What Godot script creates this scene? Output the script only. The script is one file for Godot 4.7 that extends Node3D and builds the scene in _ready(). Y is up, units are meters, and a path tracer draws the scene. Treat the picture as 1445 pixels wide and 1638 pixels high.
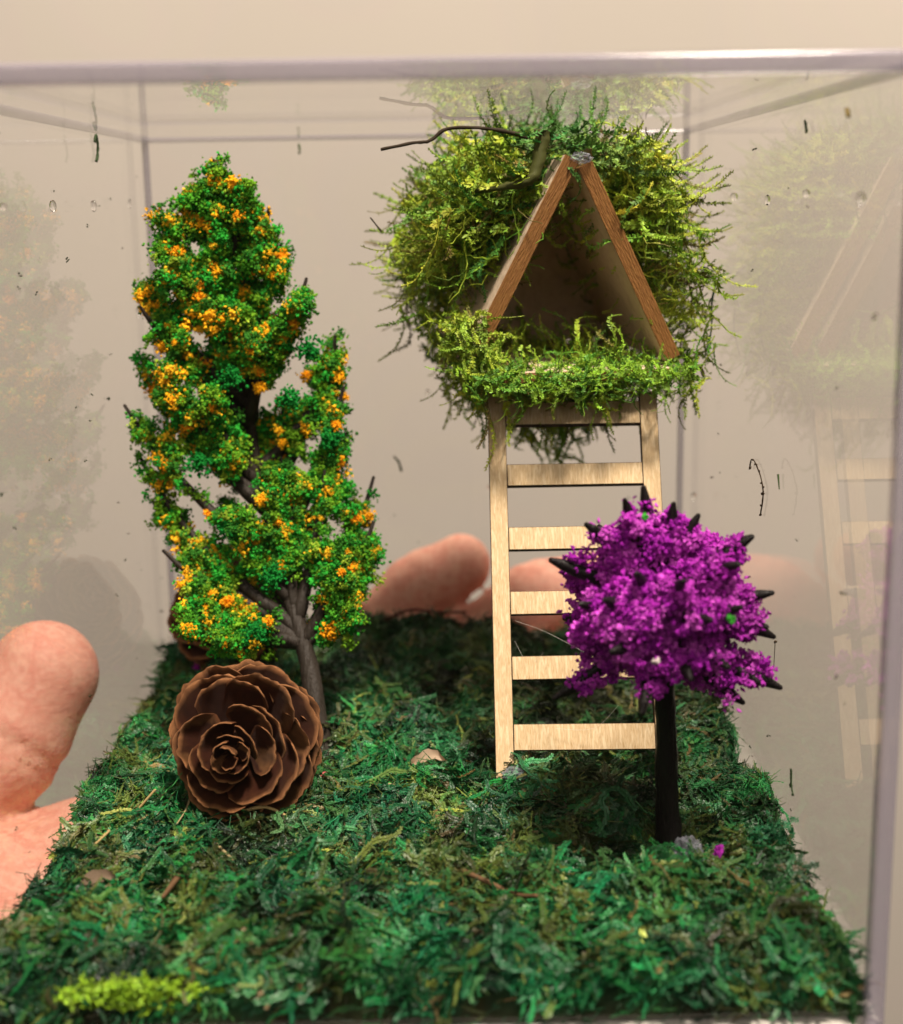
extends Node3D
# A small planted diorama in a clear acrylic display box, held from below by a hand. Metres; V() takes millimetres.

const TOP := 0.095          # underside of the box's top panel
const HALF_X := 0.050
const HALF_Z := 0.065

var rng := RandomNumberGenerator.new()
var lump := FastNoiseLite.new()
var patch := FastNoiseLite.new()
var patch_fine := FastNoiseLite.new()


class Buf:
	var v := PackedVector3Array()
	var n := PackedVector3Array()
	var c := PackedColorArray()
	var i := PackedInt32Array()
	func vert(p: Vector3, col := Color.WHITE) -> int:
		v.append(p)
		c.append(col)
		return v.size() - 1
	func tri(a: int, b: int, d: int) -> void:      # counter-clockwise seen from outside
		i.append(a); i.append(d); i.append(b)
	func quad(a: int, b: int, d: int, e: int) -> void:
		tri(a, b, d); tri(a, d, e)
	func arrays(flat := false) -> Array:
		var a := []
		a.resize(Mesh.ARRAY_MAX)
		if flat:
			var w := PackedVector3Array()
			var wc := PackedColorArray()
			var wn := PackedVector3Array()
			var wi := PackedInt32Array()
			for k in range(0, i.size(), 3):
				var nn := (v[i[k + 2]] - v[i[k]]).cross(v[i[k + 1]] - v[i[k]]).normalized()
				for j in 3:
					w.append(v[i[k + j]]); wc.append(c[i[k + j]]); wn.append(nn); wi.append(k + j)
			a[Mesh.ARRAY_VERTEX] = w; a[Mesh.ARRAY_NORMAL] = wn; a[Mesh.ARRAY_COLOR] = wc; a[Mesh.ARRAY_INDEX] = wi
			return a
		if n.size() != v.size():
			n.resize(v.size())
			n.fill(Vector3.ZERO)
			for k in range(0, i.size(), 3):
				var nn := (v[i[k + 2]] - v[i[k]]).cross(v[i[k + 1]] - v[i[k]])
				for j in 3:
					n[i[k + j]] += nn
			for k in n.size():
				n[k] = n[k].normalized() if n[k].length_squared() > 1e-30 else Vector3.UP
		a[Mesh.ARRAY_VERTEX] = v; a[Mesh.ARRAY_NORMAL] = n; a[Mesh.ARRAY_COLOR] = c; a[Mesh.ARRAY_INDEX] = i
		return a
	func mesh(m: Material, flat := false) -> ArrayMesh:
		var out := ArrayMesh.new()
		add_to(out, m, flat)
		return out
	func add_to(out: ArrayMesh, m: Material, flat := false) -> void:
		out.add_surface_from_arrays(Mesh.PRIMITIVE_TRIANGLES, arrays(flat))
		out.surface_set_material(out.get_surface_count() - 1, m)


# ---------------------------------------------------------------- naming and placing
func V(x: float, y: float, z: float) -> Vector3:
	return Vector3(x, y, z) * 0.001

func lin(r: float, g: float, b: float) -> Color:      # a material colour given as linear reflectance
	return Color(r, g, b).linear_to_srgb()

func tag(o: Node, label: String, category: String, group := "", kind := "") -> Node:
	o.set_meta("label", label)
	if category: o.set_meta("category", category)
	if group: o.set_meta("group", group)
	if kind: o.set_meta("kind", kind)
	return o

func thing(called: String, at: Vector3, label: String, category: String, group := "") -> Node3D:
	var o := Node3D.new()
	o.name = called
	o.position = at
	add_named(o, self, called)
	tag(o, label, category, group)
	return o

func add_named(o: Node, parent: Node, called: String) -> void:
	var nm := called
	var k := 0
	while parent.has_node(NodePath(nm)):
		k += 1
		nm = "%s_%03d" % [called, k]
	o.name = nm
	parent.add_child(o, true)

var counts := {}
func part(called: String, m: Mesh, parent: Node, xf := Transform3D()) -> MeshInstance3D:
	var o := MeshInstance3D.new()
	o.mesh = m
	o.transform = xf
	var key := str(parent.get_instance_id()) + called
	var k: int = counts.get(key, 0)
	counts[key] = k + 1
	o.name = called if k == 0 else "%s_%03d" % [called, k]
	parent.add_child(o, true)
	return o

func many(called: String, m: Mesh, xfs: Array, cols: Array, parent: Node) -> void:
	if xfs.is_empty(): return
	var mm := MultiMesh.new()
	mm.transform_format = MultiMesh.TRANSFORM_3D
	mm.use_colors = true
	mm.mesh = m
	mm.instance_count = xfs.size()
	for k in xfs.size():
		mm.set_instance_transform(k, xfs[k])
		mm.set_instance_color(k, cols[k])
	var o := MultiMeshInstance3D.new()
	o.multimesh = mm
	var key := str(parent.get_instance_id()) + called
	var k: int = counts.get(key, 0)
	counts[key] = k + 1
	o.name = called if k == 0 else "%s_%03d" % [called, k]
	o.set_meta("kind", "stuff")
	parent.add_child(o, true)


# ---------------------------------------------------------------- shapes
func frame_along(d: Vector3) -> Basis:                 # a basis whose y runs along d
	var y := d.normalized()
	var x := y.cross(Vector3(0.31, 0.2, 0.93)).normalized()
	if x.length_squared() < 0.01: x = y.cross(Vector3.RIGHT).normalized()
	return Basis(x, y, x.cross(y))

func tube(b: Buf, path: Array, radii: Array, sides := 6, col := Color.WHITE, rough := 0.0) -> void:
	var f := frame_along(path[1] - path[0])
	var x := f.x
	var prev := -1
	var first := b.v.size()
	for k in path.size():
		var d: Vector3 = (path[mini(k + 1, path.size() - 1)] - path[maxi(k - 1, 0)]).normalized()
		x = (x - d * x.dot(d)).normalized()
		var y := d.cross(x)
		var at := b.v.size()
		for s in sides:
			var a := TAU * s / sides
			var r: float = radii[k] * (1.0 + rough * rng.randf_range(-1, 1))
			b.vert(path[k] + (x * cos(a) + y * sin(a)) * r, col)
		if prev >= 0:
			for s in sides:
				var t := (s + 1) % sides
				b.quad(prev + s, prev + t, at + t, at + s)
		prev = at
	var p0 := b.vert(path[0], col)
	var dd: Vector3 = (path[-1] - path[-2]).normalized()
	var p1 := b.vert(path[-1] + dd * radii[-1] * 0.7, col)
	for s in sides:
		var t := (s + 1) % sides
		b.tri(p0, first + t, first + s)
		b.tri(p1, prev + s, prev + t)

func bezier(p: Vector3, q: Vector3, r: Vector3, steps: int) -> Array:
	var out := []
	for k in steps + 1:
		var t := float(k) / steps
		out.append(p.lerp(q, t).lerp(q.lerp(r, t), t))
	return out

func taper(n: int, a: float, b: float, power := 1.0) -> Array:
	var out := []
	for k in n: out.append(lerpf(a, b, pow(float(k) / (n - 1), power)))
	return out

func smooth_path(pts: Array, per := 5) -> Array:       # Catmull-Rom through the points
	var out := []
	for k in pts.size() - 1:
		var a: Vector3 = pts[maxi(k - 1, 0)]
		var b: Vector3 = pts[k]
		var c: Vector3 = pts[k + 1]
		var d: Vector3 = pts[mini(k + 2, pts.size() - 1)]
		for s in per: out.append(b.cubic_interpolate(c, a, d, float(s) / per))
	out.append(pts[-1])
	return out

func ico(b: Buf, at: Vector3, r: float, jitter: float, col: Color) -> void:
	var t := 1.618
	var raw := [Vector3(-1, t, 0), Vector3(1, t, 0), Vector3(-1, -t, 0), Vector3(1, -t, 0), Vector3(0, -1, t), Vector3(0, 1, t), Vector3(0, -1, -t), Vector3(0, 1, -t), Vector3(t, 0, -1), Vector3(t, 0, 1), Vector3(-t, 0, -1), Vector3(-t, 0, 1)]
	var first := b.v.size()
	var turn := Basis.from_euler(Vector3(rng.randf(), rng.randf(), rng.randf()) * TAU)
	for p in raw: b.vert(at + turn * (p.normalized() * r * (1.0 + rng.randf_range(-jitter, jitter))), col)
	for f in [[0, 11, 5], [0, 5, 1], [0, 1, 7], [0, 7, 10], [0, 10, 11], [1, 5, 9], [5, 11, 4], [11, 10, 2], [10, 7, 6], [7, 1, 8], [3, 9, 4], [3, 4, 2], [3, 2, 6], [3, 6, 8], [3, 8, 9], [4, 9, 5], [2, 4, 11], [6, 2, 10], [8, 6, 7], [9, 8, 1]]:
		b.tri(first + f[0], first + f[1], first + f[2])

func crumbs(count: int, spread: float, r0: float, r1: float, m: Material) -> ArrayMesh:   # a crumb of torn foam
	var b := Buf.new()
	for k in count:
		var d := Vector3(rng.randfn(), rng.randfn(), rng.randfn()) * spread * 0.55
		var g := rng.randf_range(0.8, 1.15)
		ico(b, d, rng.randf_range(r0, r1), 0.75, Color(g, g, g))
	return b.mesh(m, true)

func frond(length: float, pairs: int, leaf: float, wide: float, bend: float, stem: float, m: Material, lift_ := 1.0) -> ArrayMesh:   # a sprig of moss along +x, leaflets both sides
	var b := Buf.new()
	var pts := []
	var p := Vector3.ZERO
	var yaw := 0.0
	var pitch := 0.0
	var steps := 12
	var turns := rng.randf_range(0.7, 1.7)
	var ph := rng.randf() * TAU
	var b1 := rng.randf_range(-bend, bend)
	var b2 := rng.randf_range(-bend, bend)
	for k in steps + 1:
		pts.append(p)
		yaw += (b1 * 0.35 + bend * sin(ph + turns * TAU * k / steps) * 1.1 + rng.randfn() * 0.7 * bend) / steps
		pitch += (b2 + rng.randf_range(-0.3, 0.3) * bend) * lift_ / steps
		p += Vector3(cos(yaw) * cos(pitch), sin(pitch), sin(yaw) * cos(pitch)) * length / steps
	tube(b, pts, taper(steps + 1, stem, stem * 0.4), 3, Color(0.75, 0.7, 0.6))
	for k in pairs * 2:
		var t := clampf((k * 0.5 + 0.7) / (pairs + 0.5), 0, 1)
		var at := t * steps
		var s := mini(int(at), steps - 1)
		var o: Vector3 = pts[s].lerp(pts[s + 1], at - s)
		var d: Vector3 = (pts[s + 1] - pts[s]).normalized()
		var side := d.cross(Vector3.UP).normalized() * (1 if k % 2 else -1)
		var up := side.cross(d) * (1 if k % 2 else -1)
		var grow := lerpf(1.0, 0.45, t * t) * rng.randf_range(0.65, 1.25)
		var dir := (side * rng.randf_range(0.6, 1.0) + d * rng.randf_range(0.5, 1.0) + up * rng.randf_range(-0.5, 0.8) * minf(1.0, lift_ * 1.5)).normalized()
		var across := dir.cross(up).normalized()
		var l := leaf * grow
		var w := wide * grow
		var g := rng.randf_range(0.7, 1.3)
		var col := Color(g * rng.randf_range(0.85, 1.15), g, g * rng.randf_range(0.8, 1.1))
		var lift := dir.cross(across) * w * rng.randf_range(-0.5, 0.5)
		var i0 := b.vert(o, col)
		var i1 := b.vert(o + dir * l * 0.45 + across * w + lift, col)
		var i2 := b.vert(o + dir * l + up * l * rng.randf_range(-0.3, 0.2), col)
		var i3 := b.vert(o + dir * l * 0.45 - across * w + lift, col)
		b.quad(i0, i1, i2, i3)
	return b.mesh(m)

func curl(length: float, r: float, wild: float, m: Material, flat := 0.7) -> ArrayMesh:      # a bare curly thread
	var b := Buf.new()
	var p := Vector3.ZERO
	var d := Vector3.RIGHT
	var pts := []
	for k in 11:
		pts.append(p)
		d = (d + Vector3(rng.randfn(), rng.randfn() * flat, rng.randfn()) * wild).normalized()
		p += d * length / 10
	tube(b, pts, taper(11, r, r * 0.5), 3)
	return b.mesh(m)

func board(size: Vector3, face: Material, edge: Material, bevel := 0.00008, front_edge: Material = null) -> ArrayMesh:   # sawn sheet: broad faces are +z and -z
	var h := size * 0.5
	var out := ArrayMesh.new()
	var f := Buf.new()
	var e := Buf.new()
	for s in [1.0, -1.0]:
		var i := h - Vector3(bevel, bevel, 0)
		var q := [Vector3(-i.x, -i.y, s * h.z), Vector3(i.x, -i.y, s * h.z), Vector3(i.x, i.y, s * h.z), Vector3(-i.x, i.y, s * h.z)]
		var o := [Vector3(-h.x, -h.y, s * (h.z - bevel)), Vector3(h.x, -h.y, s * (h.z - bevel)), Vector3(h.x, h.y, s * (h.z - bevel)), Vector3(-h.x, h.y, s * (h.z - bevel))]
		var n := f.v.size()
		for p in q: f.vert(p)
		if s > 0: f.quad(n, n + 1, n + 2, n + 3)
		else: f.quad(n, n + 3, n + 2, n + 1)
		for k in 4:
			var j := (k + 1) % 4
			n = e.v.size()
			for p in [q[k], q[j], o[j], o[k]]: e.vert(p)
			if s > 0: e.quad(n, n + 3, n + 2, n + 1)
			else: e.quad(n, n + 1, n + 2, n + 3)
			if s > 0:
				n = e.v.size()
				var z := Vector3(0, 0, -2 * (h.z - bevel))
				for p in [o[k], o[j], o[j] + z, o[k] + z]: e.vert(p)
				e.quad(n, n + 3, n + 2, n + 1)
	f.add_to(out, face, true)
	e.add_to(out, edge, true)
	return out

func block(lo: Vector3, hi: Vector3, m: Material) -> ArrayMesh:
	var b := BoxMesh.new()
	b.size = hi - lo
	var out := ArrayMesh.new()
	var a := b.get_mesh_arrays()
	var v: PackedVector3Array = a[Mesh.ARRAY_VERTEX]
	for k in v.size(): v[k] += (lo + hi) * 0.5
	a[Mesh.ARRAY_VERTEX] = v
	out.add_surface_from_arrays(Mesh.PRIMITIVE_TRIANGLES, a)
	out.surface_set_material(0, m)
	return out

func rounded_rod(a: Vector3, b: Vector3, t: float, m: Material) -> ArrayMesh:     # a square acrylic edge with rounded corners
	var d := (b - a).normalized()
	var x := Vector3.RIGHT if absf(d.x) < 0.5 else Vector3.UP
	var y := d.cross(x)
	var buf := Buf.new()
	var ring := []
	for q in 4:
		for s in 4:
			var ang := PI / 2 * q + PI / 2 * s / 3.0
			var corner := Vector2(1 if q == 0 or q == 3 else -1, 1 if q < 2 else -1) * (t * 0.5 - 0.0005)
			ring.append(corner + Vector2(cos(ang), sin(ang)) * 0.0005)
	for e in [a, b]:
		for p in ring: buf.vert(e + x * p.x + y * p.y)
	var n := ring.size()
	for k in n:
		var j := (k + 1) % n
		buf.quad(k, j, n + j, n + k)
	var c0 := buf.vert(a)
	var c1 := buf.vert(b)
	for k in n:
		buf.tri(c0, (k + 1) % n, k)
		buf.tri(c1, n + k, n + (k + 1) % n)
	return buf.mesh(m)


# ---------------------------------------------------------------- materials
func mat(c: Color, rough: float, spec := 0.5) -> StandardMaterial3D:
	var m := StandardMaterial3D.new()
	m.albedo_color = c
	m.roughness = rough
	m.metallic_specular = spec
	return m

func tinted(rough: float, spec := 0.5) -> StandardMaterial3D:     # takes its colour from vertices and copies
	var m := mat(Color.WHITE, rough, spec)
	m.vertex_color_use_as_albedo = true
	return m

func noise_tex(freq: float, ramp: Array, seed_: int, octaves := 4, size := 512) -> NoiseTexture2D:
	var n := FastNoiseLite.new()
	n.noise_type = FastNoiseLite.TYPE_SIMPLEX_SMOOTH
	n.frequency = freq
	n.seed = seed_
	n.fractal_octaves = octaves
	var t := NoiseTexture2D.new()
	t.width = size
	t.height = size
	t.seamless = true
	t.noise = n
	var g := Gradient.new()
	g.offsets = PackedFloat32Array()
	g.colors = PackedColorArray()
	var offs := PackedFloat32Array()
	var cols := PackedColorArray()
	for k in ramp.size():
		offs.append(float(k) / maxf(1, ramp.size() - 1))
		cols.append(ramp[k])
	g.offsets = offs
	g.colors = cols
	t.color_ramp = g
	return t

func wood(ramp: Array, scale: Vector3, seed_: int, rough := 0.6) -> StandardMaterial3D:
	var m := mat(Color.WHITE, rough, 0.35)
	m.albedo_texture = noise_tex(0.02, ramp, seed_, 5)
	m.uv1_triplanar = true
	m.uv1_scale = scale
	m.heightmap_enabled = true
	m.heightmap_texture = noise_tex(0.02, [Color.BLACK, Color.WHITE], seed_ + 1, 5)
	m.heightmap_scale = 0.012
	return m


# ---------------------------------------------------------------- the ground
func mound(x: float, z: float, cx: float, cz: float, r: float) -> float:
	return exp(-((x - cx) * (x - cx) + (z - cz) * (z - cz)) / (r * r))

func ground_y(x: float, z: float) -> float:
	var y := lump.get_noise_2d(x * 1000, z * 1000) * 0.0042 + lump.get_noise_2d(x * 2700 + 90, z * 2700) * 0.0024 - 0.0010
	y += mound(x, z, -0.018, -0.054, 0.010) * 0.0038 + mound(x, z, 0.006, -0.058, 0.014) * 0.0018
	y += mound(x, z, -0.040, -0.05, 0.010) * 0.001
	y += mound(x, z, 0.046, -0.012, 0.008) * 0.002
	y -= mound(x, z, -0.022, 0.024, 0.008) * 0.0015
	var edge := minf(HALF_X - absf(x), HALF_Z - absf(z))
	y -= 0.0022 * pow(clampf(1.0 - edge / 0.005, 0, 1), 2.0)
	return y

func ground_normal(x: float, z: float) -> Vector3:
	var e := 0.0008
	return Vector3(ground_y(x - e, z) - ground_y(x + e, z), 2 * e, ground_y(x, z - e) - ground_y(x, z + e)).normalized()

func moss_colour(x: float, z: float) -> Color:
	var a := patch.get_noise_2d(x * 1000, z * 1000) * 1.6
	var b := patch_fine.get_noise_2d(x * 1000, z * 1000) * 1.7
	var emerald := Color(0.012, 0.180, 0.040)
	var teal := Color(0.007, 0.150, 0.055)
	var deep := Color(0.008, 0.055, 0.018)
	var olive := Color(0.085, 0.100, 0.016)
	var brown := Color(0.048, 0.030, 0.009)
	var col := emerald.lerp(teal, clampf(0.5 + a, 0, 1))
	col = col.lerp(deep, clampf(b * 1.2 + 0.1, 0, 0.8))
	col = col.lerp(olive, clampf(-b * 1.7 - 0.05, 0, 0.85))
	# where the mat is of an older, browner moss: under the little house and at the back and right
	var old := 0.75 * mound(x, z, 0.030, -0.020, 0.022) + 0.6 * mound(x, z, 0.010, -0.052, 0.022) + 0.5 * mound(x, z, 0.030, 0.016, 0.014) + 0.45 * mound(x, z, 0.044, 0.05, 0.012) + 0.6 * mound(x, z, -0.020, 0.030, 0.008)
	col = col.lerp(brown.lerp(deep, 0.4), clampf(old * (0.8 + 0.8 * a), 0, 0.9))
	col = col.lerp(Color(0.14, 0.20, 0.09), 0.8 * mound(x, z, -0.018, -0.052, 0.008))
	if rng.randf() < 0.05: col = col.lerp(Color(0.20, 0.24, 0.05), rng.randf_range(0.3, 0.9))
	if rng.randf() < 0.05: col = col.lerp(Color(0.13, 0.09, 0.035), rng.randf_range(0.4, 1.0))
	var g := rng.randf_range(0.7, 1.35) * (1.0 + 1.7 * patch_fine.get_noise_2d(x * 700 + 300, z * 700))
	g = maxf(g, 0.14)
	return Color(col.r * g * rng.randf_range(0.85, 1.15), col.g * g, col.b * g * rng.randf_range(0.8, 1.2))

func build_ground() -> void:
	var b := Buf.new()
	var nx := 80
	var nz := 100
	for j in nz + 1:
		for i in nx + 1:
			var x := lerpf(-HALF_X + 0.0006, HALF_X - 0.0006, float(i) / nx)
			var z := lerpf(-HALF_Z + 0.0006, HALF_Z - 0.0006, float(j) / nz)
			var c := moss_colour(x, z)
			b.vert(Vector3(x, ground_y(x, z) - 0.0006, z), Color(c.r * 0.5, c.g * 0.5, c.b * 0.5))
	for j in nz:
		for i in nx:
			var k := j * (nx + 1) + i
			b.quad(k, k + nx + 1, k + nx + 2, k + 1)
	# skirt down to the base board
	var rim := []
	for i in nx + 1: rim.append(i)
	for j in range(1, nz + 1): rim.append(j * (nx + 1) + nx)
	for i in range(nx - 1, -1, -1): rim.append(nz * (nx + 1) + i)
	for j in range(nz - 1, 0, -1): rim.append(j * (nx + 1))
	var low := []
	for k in rim:
		var p := b.v[k]
		low.append(b.vert(Vector3(p.x, -0.0070, p.z), Color(0.02, 0.02, 0.01)))
	for k in rim.size():
		var l := (k + 1) % rim.size()
		b.quad(rim[k], rim[l], low[l], low[k])
	var g := MeshInstance3D.new()
	g.mesh = b.mesh(tinted(0.85, 0.3))
	g.name = "ground"
	add_child(g, true)
	tag(g, "uneven dark turf block filling the floor of the box", "", "", "structure")

	var root := Node3D.new()
	root.name = "moss"
	add_child(root, true)
	tag(root, "glossy emerald and brown dyed moss matted over the floor of the box", "moss", "", "stuff")
	var wet := tinted(0.42, 0.42)
	var kinds := []
	for k in 5: kinds.append(frond(rng.randf_range(0.0028, 0.0052), 22, 0.00046, 0.00016, 3.0, 0.00010, wet, 0.14))
	for k in 2: kinds.append(frond(rng.randf_range(0.0022, 0.003), 12, 0.00040, 0.00017, 3.0, 0.00010, wet, 0.15))
	for k in 4: kinds.append(curl(rng.randf_range(0.003, 0.0060), 0.00009, 0.40, wet, 0.15))
	var xfs := []
	var cols := []
	for k in kinds.size():
		xfs.append([])
		cols.append([])
	for n in 78000:
		var x := rng.randf_range(-HALF_X + 0.0004, HALF_X - 0.0004)
		var z := rng.randf_range(-HALF_Z + 0.0004, HALF_Z - 0.0004)
		var kind := rng.randi() % kinds.size()
		
		var up := ground_normal(x, z)
		# strands lie roughly the same way within a patch, combed about by the glue
		var yaw := patch.get_noise_2d(x * 1300 + 700, z * 1300) * 9.0 + rng.randfn() * 0.7
		var d := Vector3(cos(yaw), 0, sin(yaw))
		d = (d - up * d.dot(up)).normalized()
		d = (d + up * rng.randf_range(-0.22, 0.05)).normalized()
		var side := d.cross(up).normalized()
		var bas := Basis(d, side.cross(d).normalized(), side)
		bas = bas * Basis(Vector3.RIGHT, rng.randfn() * 0.16)
		bas = bas.scaled_local(Vector3.ONE * rng.randf_range(0.7, 1.25))
		var at := Vector3(x, ground_y(x, z) + rng.randf_range(-0.0006, 0.0007), z) - d * 0.0015
		xfs[kind].append(Transform3D(bas, at))
		cols[kind].append(moss_colour(x, z))
	var big := []
	for k in 4: big.append(frond(rng.randf_range(0.006, 0.011), 44, 0.00066, 0.00022, 3.6, 0.00014, wet, 0.08))
	var bx := [[], [], [], []]
	var bc := [[], [], [], []]
	for n in 2600:
		var x := rng.randf_range(-HALF_X + 0.003, HALF_X - 0.003)
		var z := HALF_Z - 0.001 - 0.110 * pow(rng.randf(), 1.9)
		var up := ground_normal(x, z)
		var yaw := patch.get_noise_2d(x * 1300 + 700, z * 1300) * 9.0 + rng.randfn() * 0.9
		var d := Vector3(cos(yaw), 0, sin(yaw))
		d = (d - up * d.dot(up)).normalized()
		var side := d.cross(up).normalized()
		var bas := (Basis(d, side.cross(d).normalized(), side) * Basis(Vector3.RIGHT, rng.randfn() * 0.1)).scaled_local(Vector3.ONE * rng.randf_range(0.6, 1.1))
		bx[n % 4].append(Transform3D(bas, Vector3(x, ground_y(x, z) + rng.randf_range(0.0000, 0.0011), z) - d * 0.004))
		var c := moss_colour(x, z)
		var gain := rng.randf_range(0.7, 1.3)
		bc[n % 4].append(Color(c.r * gain, c.g * gain, c.b * gain))
	for k in 4: many("moss_sprigs", big[k], bx[k], bc[k], root)
	for n in 9000:           # the cut sides of the mat, hanging against the panels
		var t := rng.randf_range(0, 2 * HALF_X + 4 * HALF_Z)
		var out := Vector3.BACK
		var p := Vector3(t - HALF_X, 0, HALF_Z - 0.0007)
		if t > 2 * HALF_X:
			t -= 2 * HALF_X
			var s := 1.0 if t > 2 * HALF_Z else -1.0
			out = Vector3(s, 0, 0)
			p = Vector3(s * (HALF_X - 0.0007), 0, fmod(t, 2 * HALF_Z) - HALF_Z)
		var y := rng.randf_range(-0.0071, ground_y(p.x, p.z) + 0.0004)
		var kind := rng.randi() % kinds.size()
		var along := Vector3(out.z, 0, -out.x) * (1 if rng.randf() < 0.5 else -1)
		var d := (along + Vector3.UP * rng.randf_range(-0.6, 0.6)).normalized()
		var bas := Basis(d, out, d.cross(out)) * Basis(Vector3.RIGHT, rng.randfn() * 0.15)
		xfs[kind].append(Transform3D(bas.scaled_local(Vector3.ONE * rng.randf_range(0.7, 1.1)), Vector3(p.x, y, p.z) - d * 0.0015 - out * rng.randf_range(0, 0.0006)))
		cols[kind].append(moss_colour(p.x, p.z))
	for k in kinds.size(): many("moss_sprigs", kinds[k], xfs[k], cols[k], root)


# ---------------------------------------------------------------- the display box
func build_box() -> void:
	var box := thing("display_box", V(0, -5, 0), "clear acrylic display box with lavender grey edges enclosing the little garden", "display box")
	var o := V(0, 5, 0)
	var pane := mat(Color(1, 1, 1, 0.0), 0.0, 0.38)
	pane.transparency = BaseMaterial3D.TRANSPARENCY_ALPHA
	var edge := mat(lin(0.40, 0.36, 0.45), 0.14)
	edge.albedo_color.a = 0.46
	edge.transparency = BaseMaterial3D.TRANSPARENCY_ALPHA
	var seam := edge.duplicate()
	seam.albedo_color = lin(0.20, 0.18, 0.25)
	seam.albedo_color.a = 0.5
	var t := 0.0021
	var low := -0.0072
	var x := HALF_X
	var z := HALF_Z
	var g := 0.00002
	for s in [-1.0, 1.0]:
		part("side_pane", block(Vector3(minf(s * x, s * (x + t)), low, -z + g) + o, Vector3(maxf(s * x, s * (x + t)), TOP - g, z - g) + o, pane), box)
	part("back_pane", block(Vector3(-x + g, low, -z - t) + o, Vector3(x - g, TOP - g, -z) + o, pane), box)
	part("front_pane", block(Vector3(-x + g, low, z) + o, Vector3(x - g, TOP - g, z + t) + o, pane), box)
	part("lid", block(Vector3(-x + g, TOP, -z + g) + o, Vector3(x - g, TOP + t, z - g) + o, pane), box)
	var h := t * 0.5
	for sx in [-1.0, 1.0]:
		for sz in [-1.0, 1.0]:
			var te := t if sz > 0 else 0.0013
			part("corner_edge", rounded_rod(Vector3(sx * (x + te * 0.5), low, sz * (z + te * 0.5)) + o, Vector3(sx * (x + te * 0.5), TOP - g, sz * (z + te * 0.5)) + o, te, edge if sz > 0 else seam), box)
		part("rim_edge", rounded_rod(Vector3(sx * (x + 0.0007), TOP + 0.0007, -z - t) + o, Vector3(sx * (x + 0.0007), TOP + 0.0007, z + t) + o, 0.0014, seam), box)
	for sz in [-1.0, 1.0]:
		var te := t if sz > 0 else 0.0010
		part("rim_edge", rounded_rod(Vector3(-x, TOP + te * 0.5, sz * (z + te * 0.5)) + o, Vector3(x, TOP + te * 0.5, sz * (z + te * 0.5)) + o, te, edge if sz > 0 else seam), box)
	var white := mat(lin(0.55, 0.52, 0.48), 0.45)
	part("base_board", block(Vector3(-x - t, -0.0108, -z - t) + o, Vector3(x + t, -0.0073, z + t) + o, white), box)
	# moulded pimples on the panes
	var glass := mat(Color(1, 1, 1, 0.0), 0.02)
	glass.refraction_enabled = true
	glass.refraction_scale = 0.05
	var drop := SphereMesh.new()
	drop.radius = 0.00065
	drop.height = 0.0013
	drop.radial_segments = 16
	drop.rings = 8
	drop.material = glass
	var spots := [V(-50, 83.8, 27.7), V(-50, 83.8, 4.5), V(-50, 83.7, -19.4), V(-50, 84, -46), V(-50, 65, -47.5), V(50, 83, 6), V(50, 83.8, 27.3), V(50, 83.1, 50.9), V(50, 83.5, -17), V(50, 46.5, -46.3), V(50, 29.7, -46.2), V(1.3, 47.1, -65), V(-49, 20.6, -65), V(-48.5, 5, -65), V(-47.5, 28, -65), V(13, 28, -65)]
	for p in spots:
		part("pimple", drop, box, Transform3D(Basis.from_euler(Vector3(rng.randfn() * 0.3, 0, rng.randfn() * 0.3)).scaled(Vector3(rng.randf_range(0.6, 1.0), rng.randf_range(0.7, 1.4), rng.randf_range(0.6, 1.2))), p + o))


# ---------------------------------------------------------------- trees
func trunk_point(pts: Array, y: float) -> Vector3:
	for k in pts.size() - 1:
		if y <= pts[k + 1].y or k == pts.size() - 2:
			return pts[k].lerp(pts[k + 1], clampf((y - pts[k].y) / (pts[k + 1].y - pts[k].y), 0, 1))
	return pts[-1]

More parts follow.
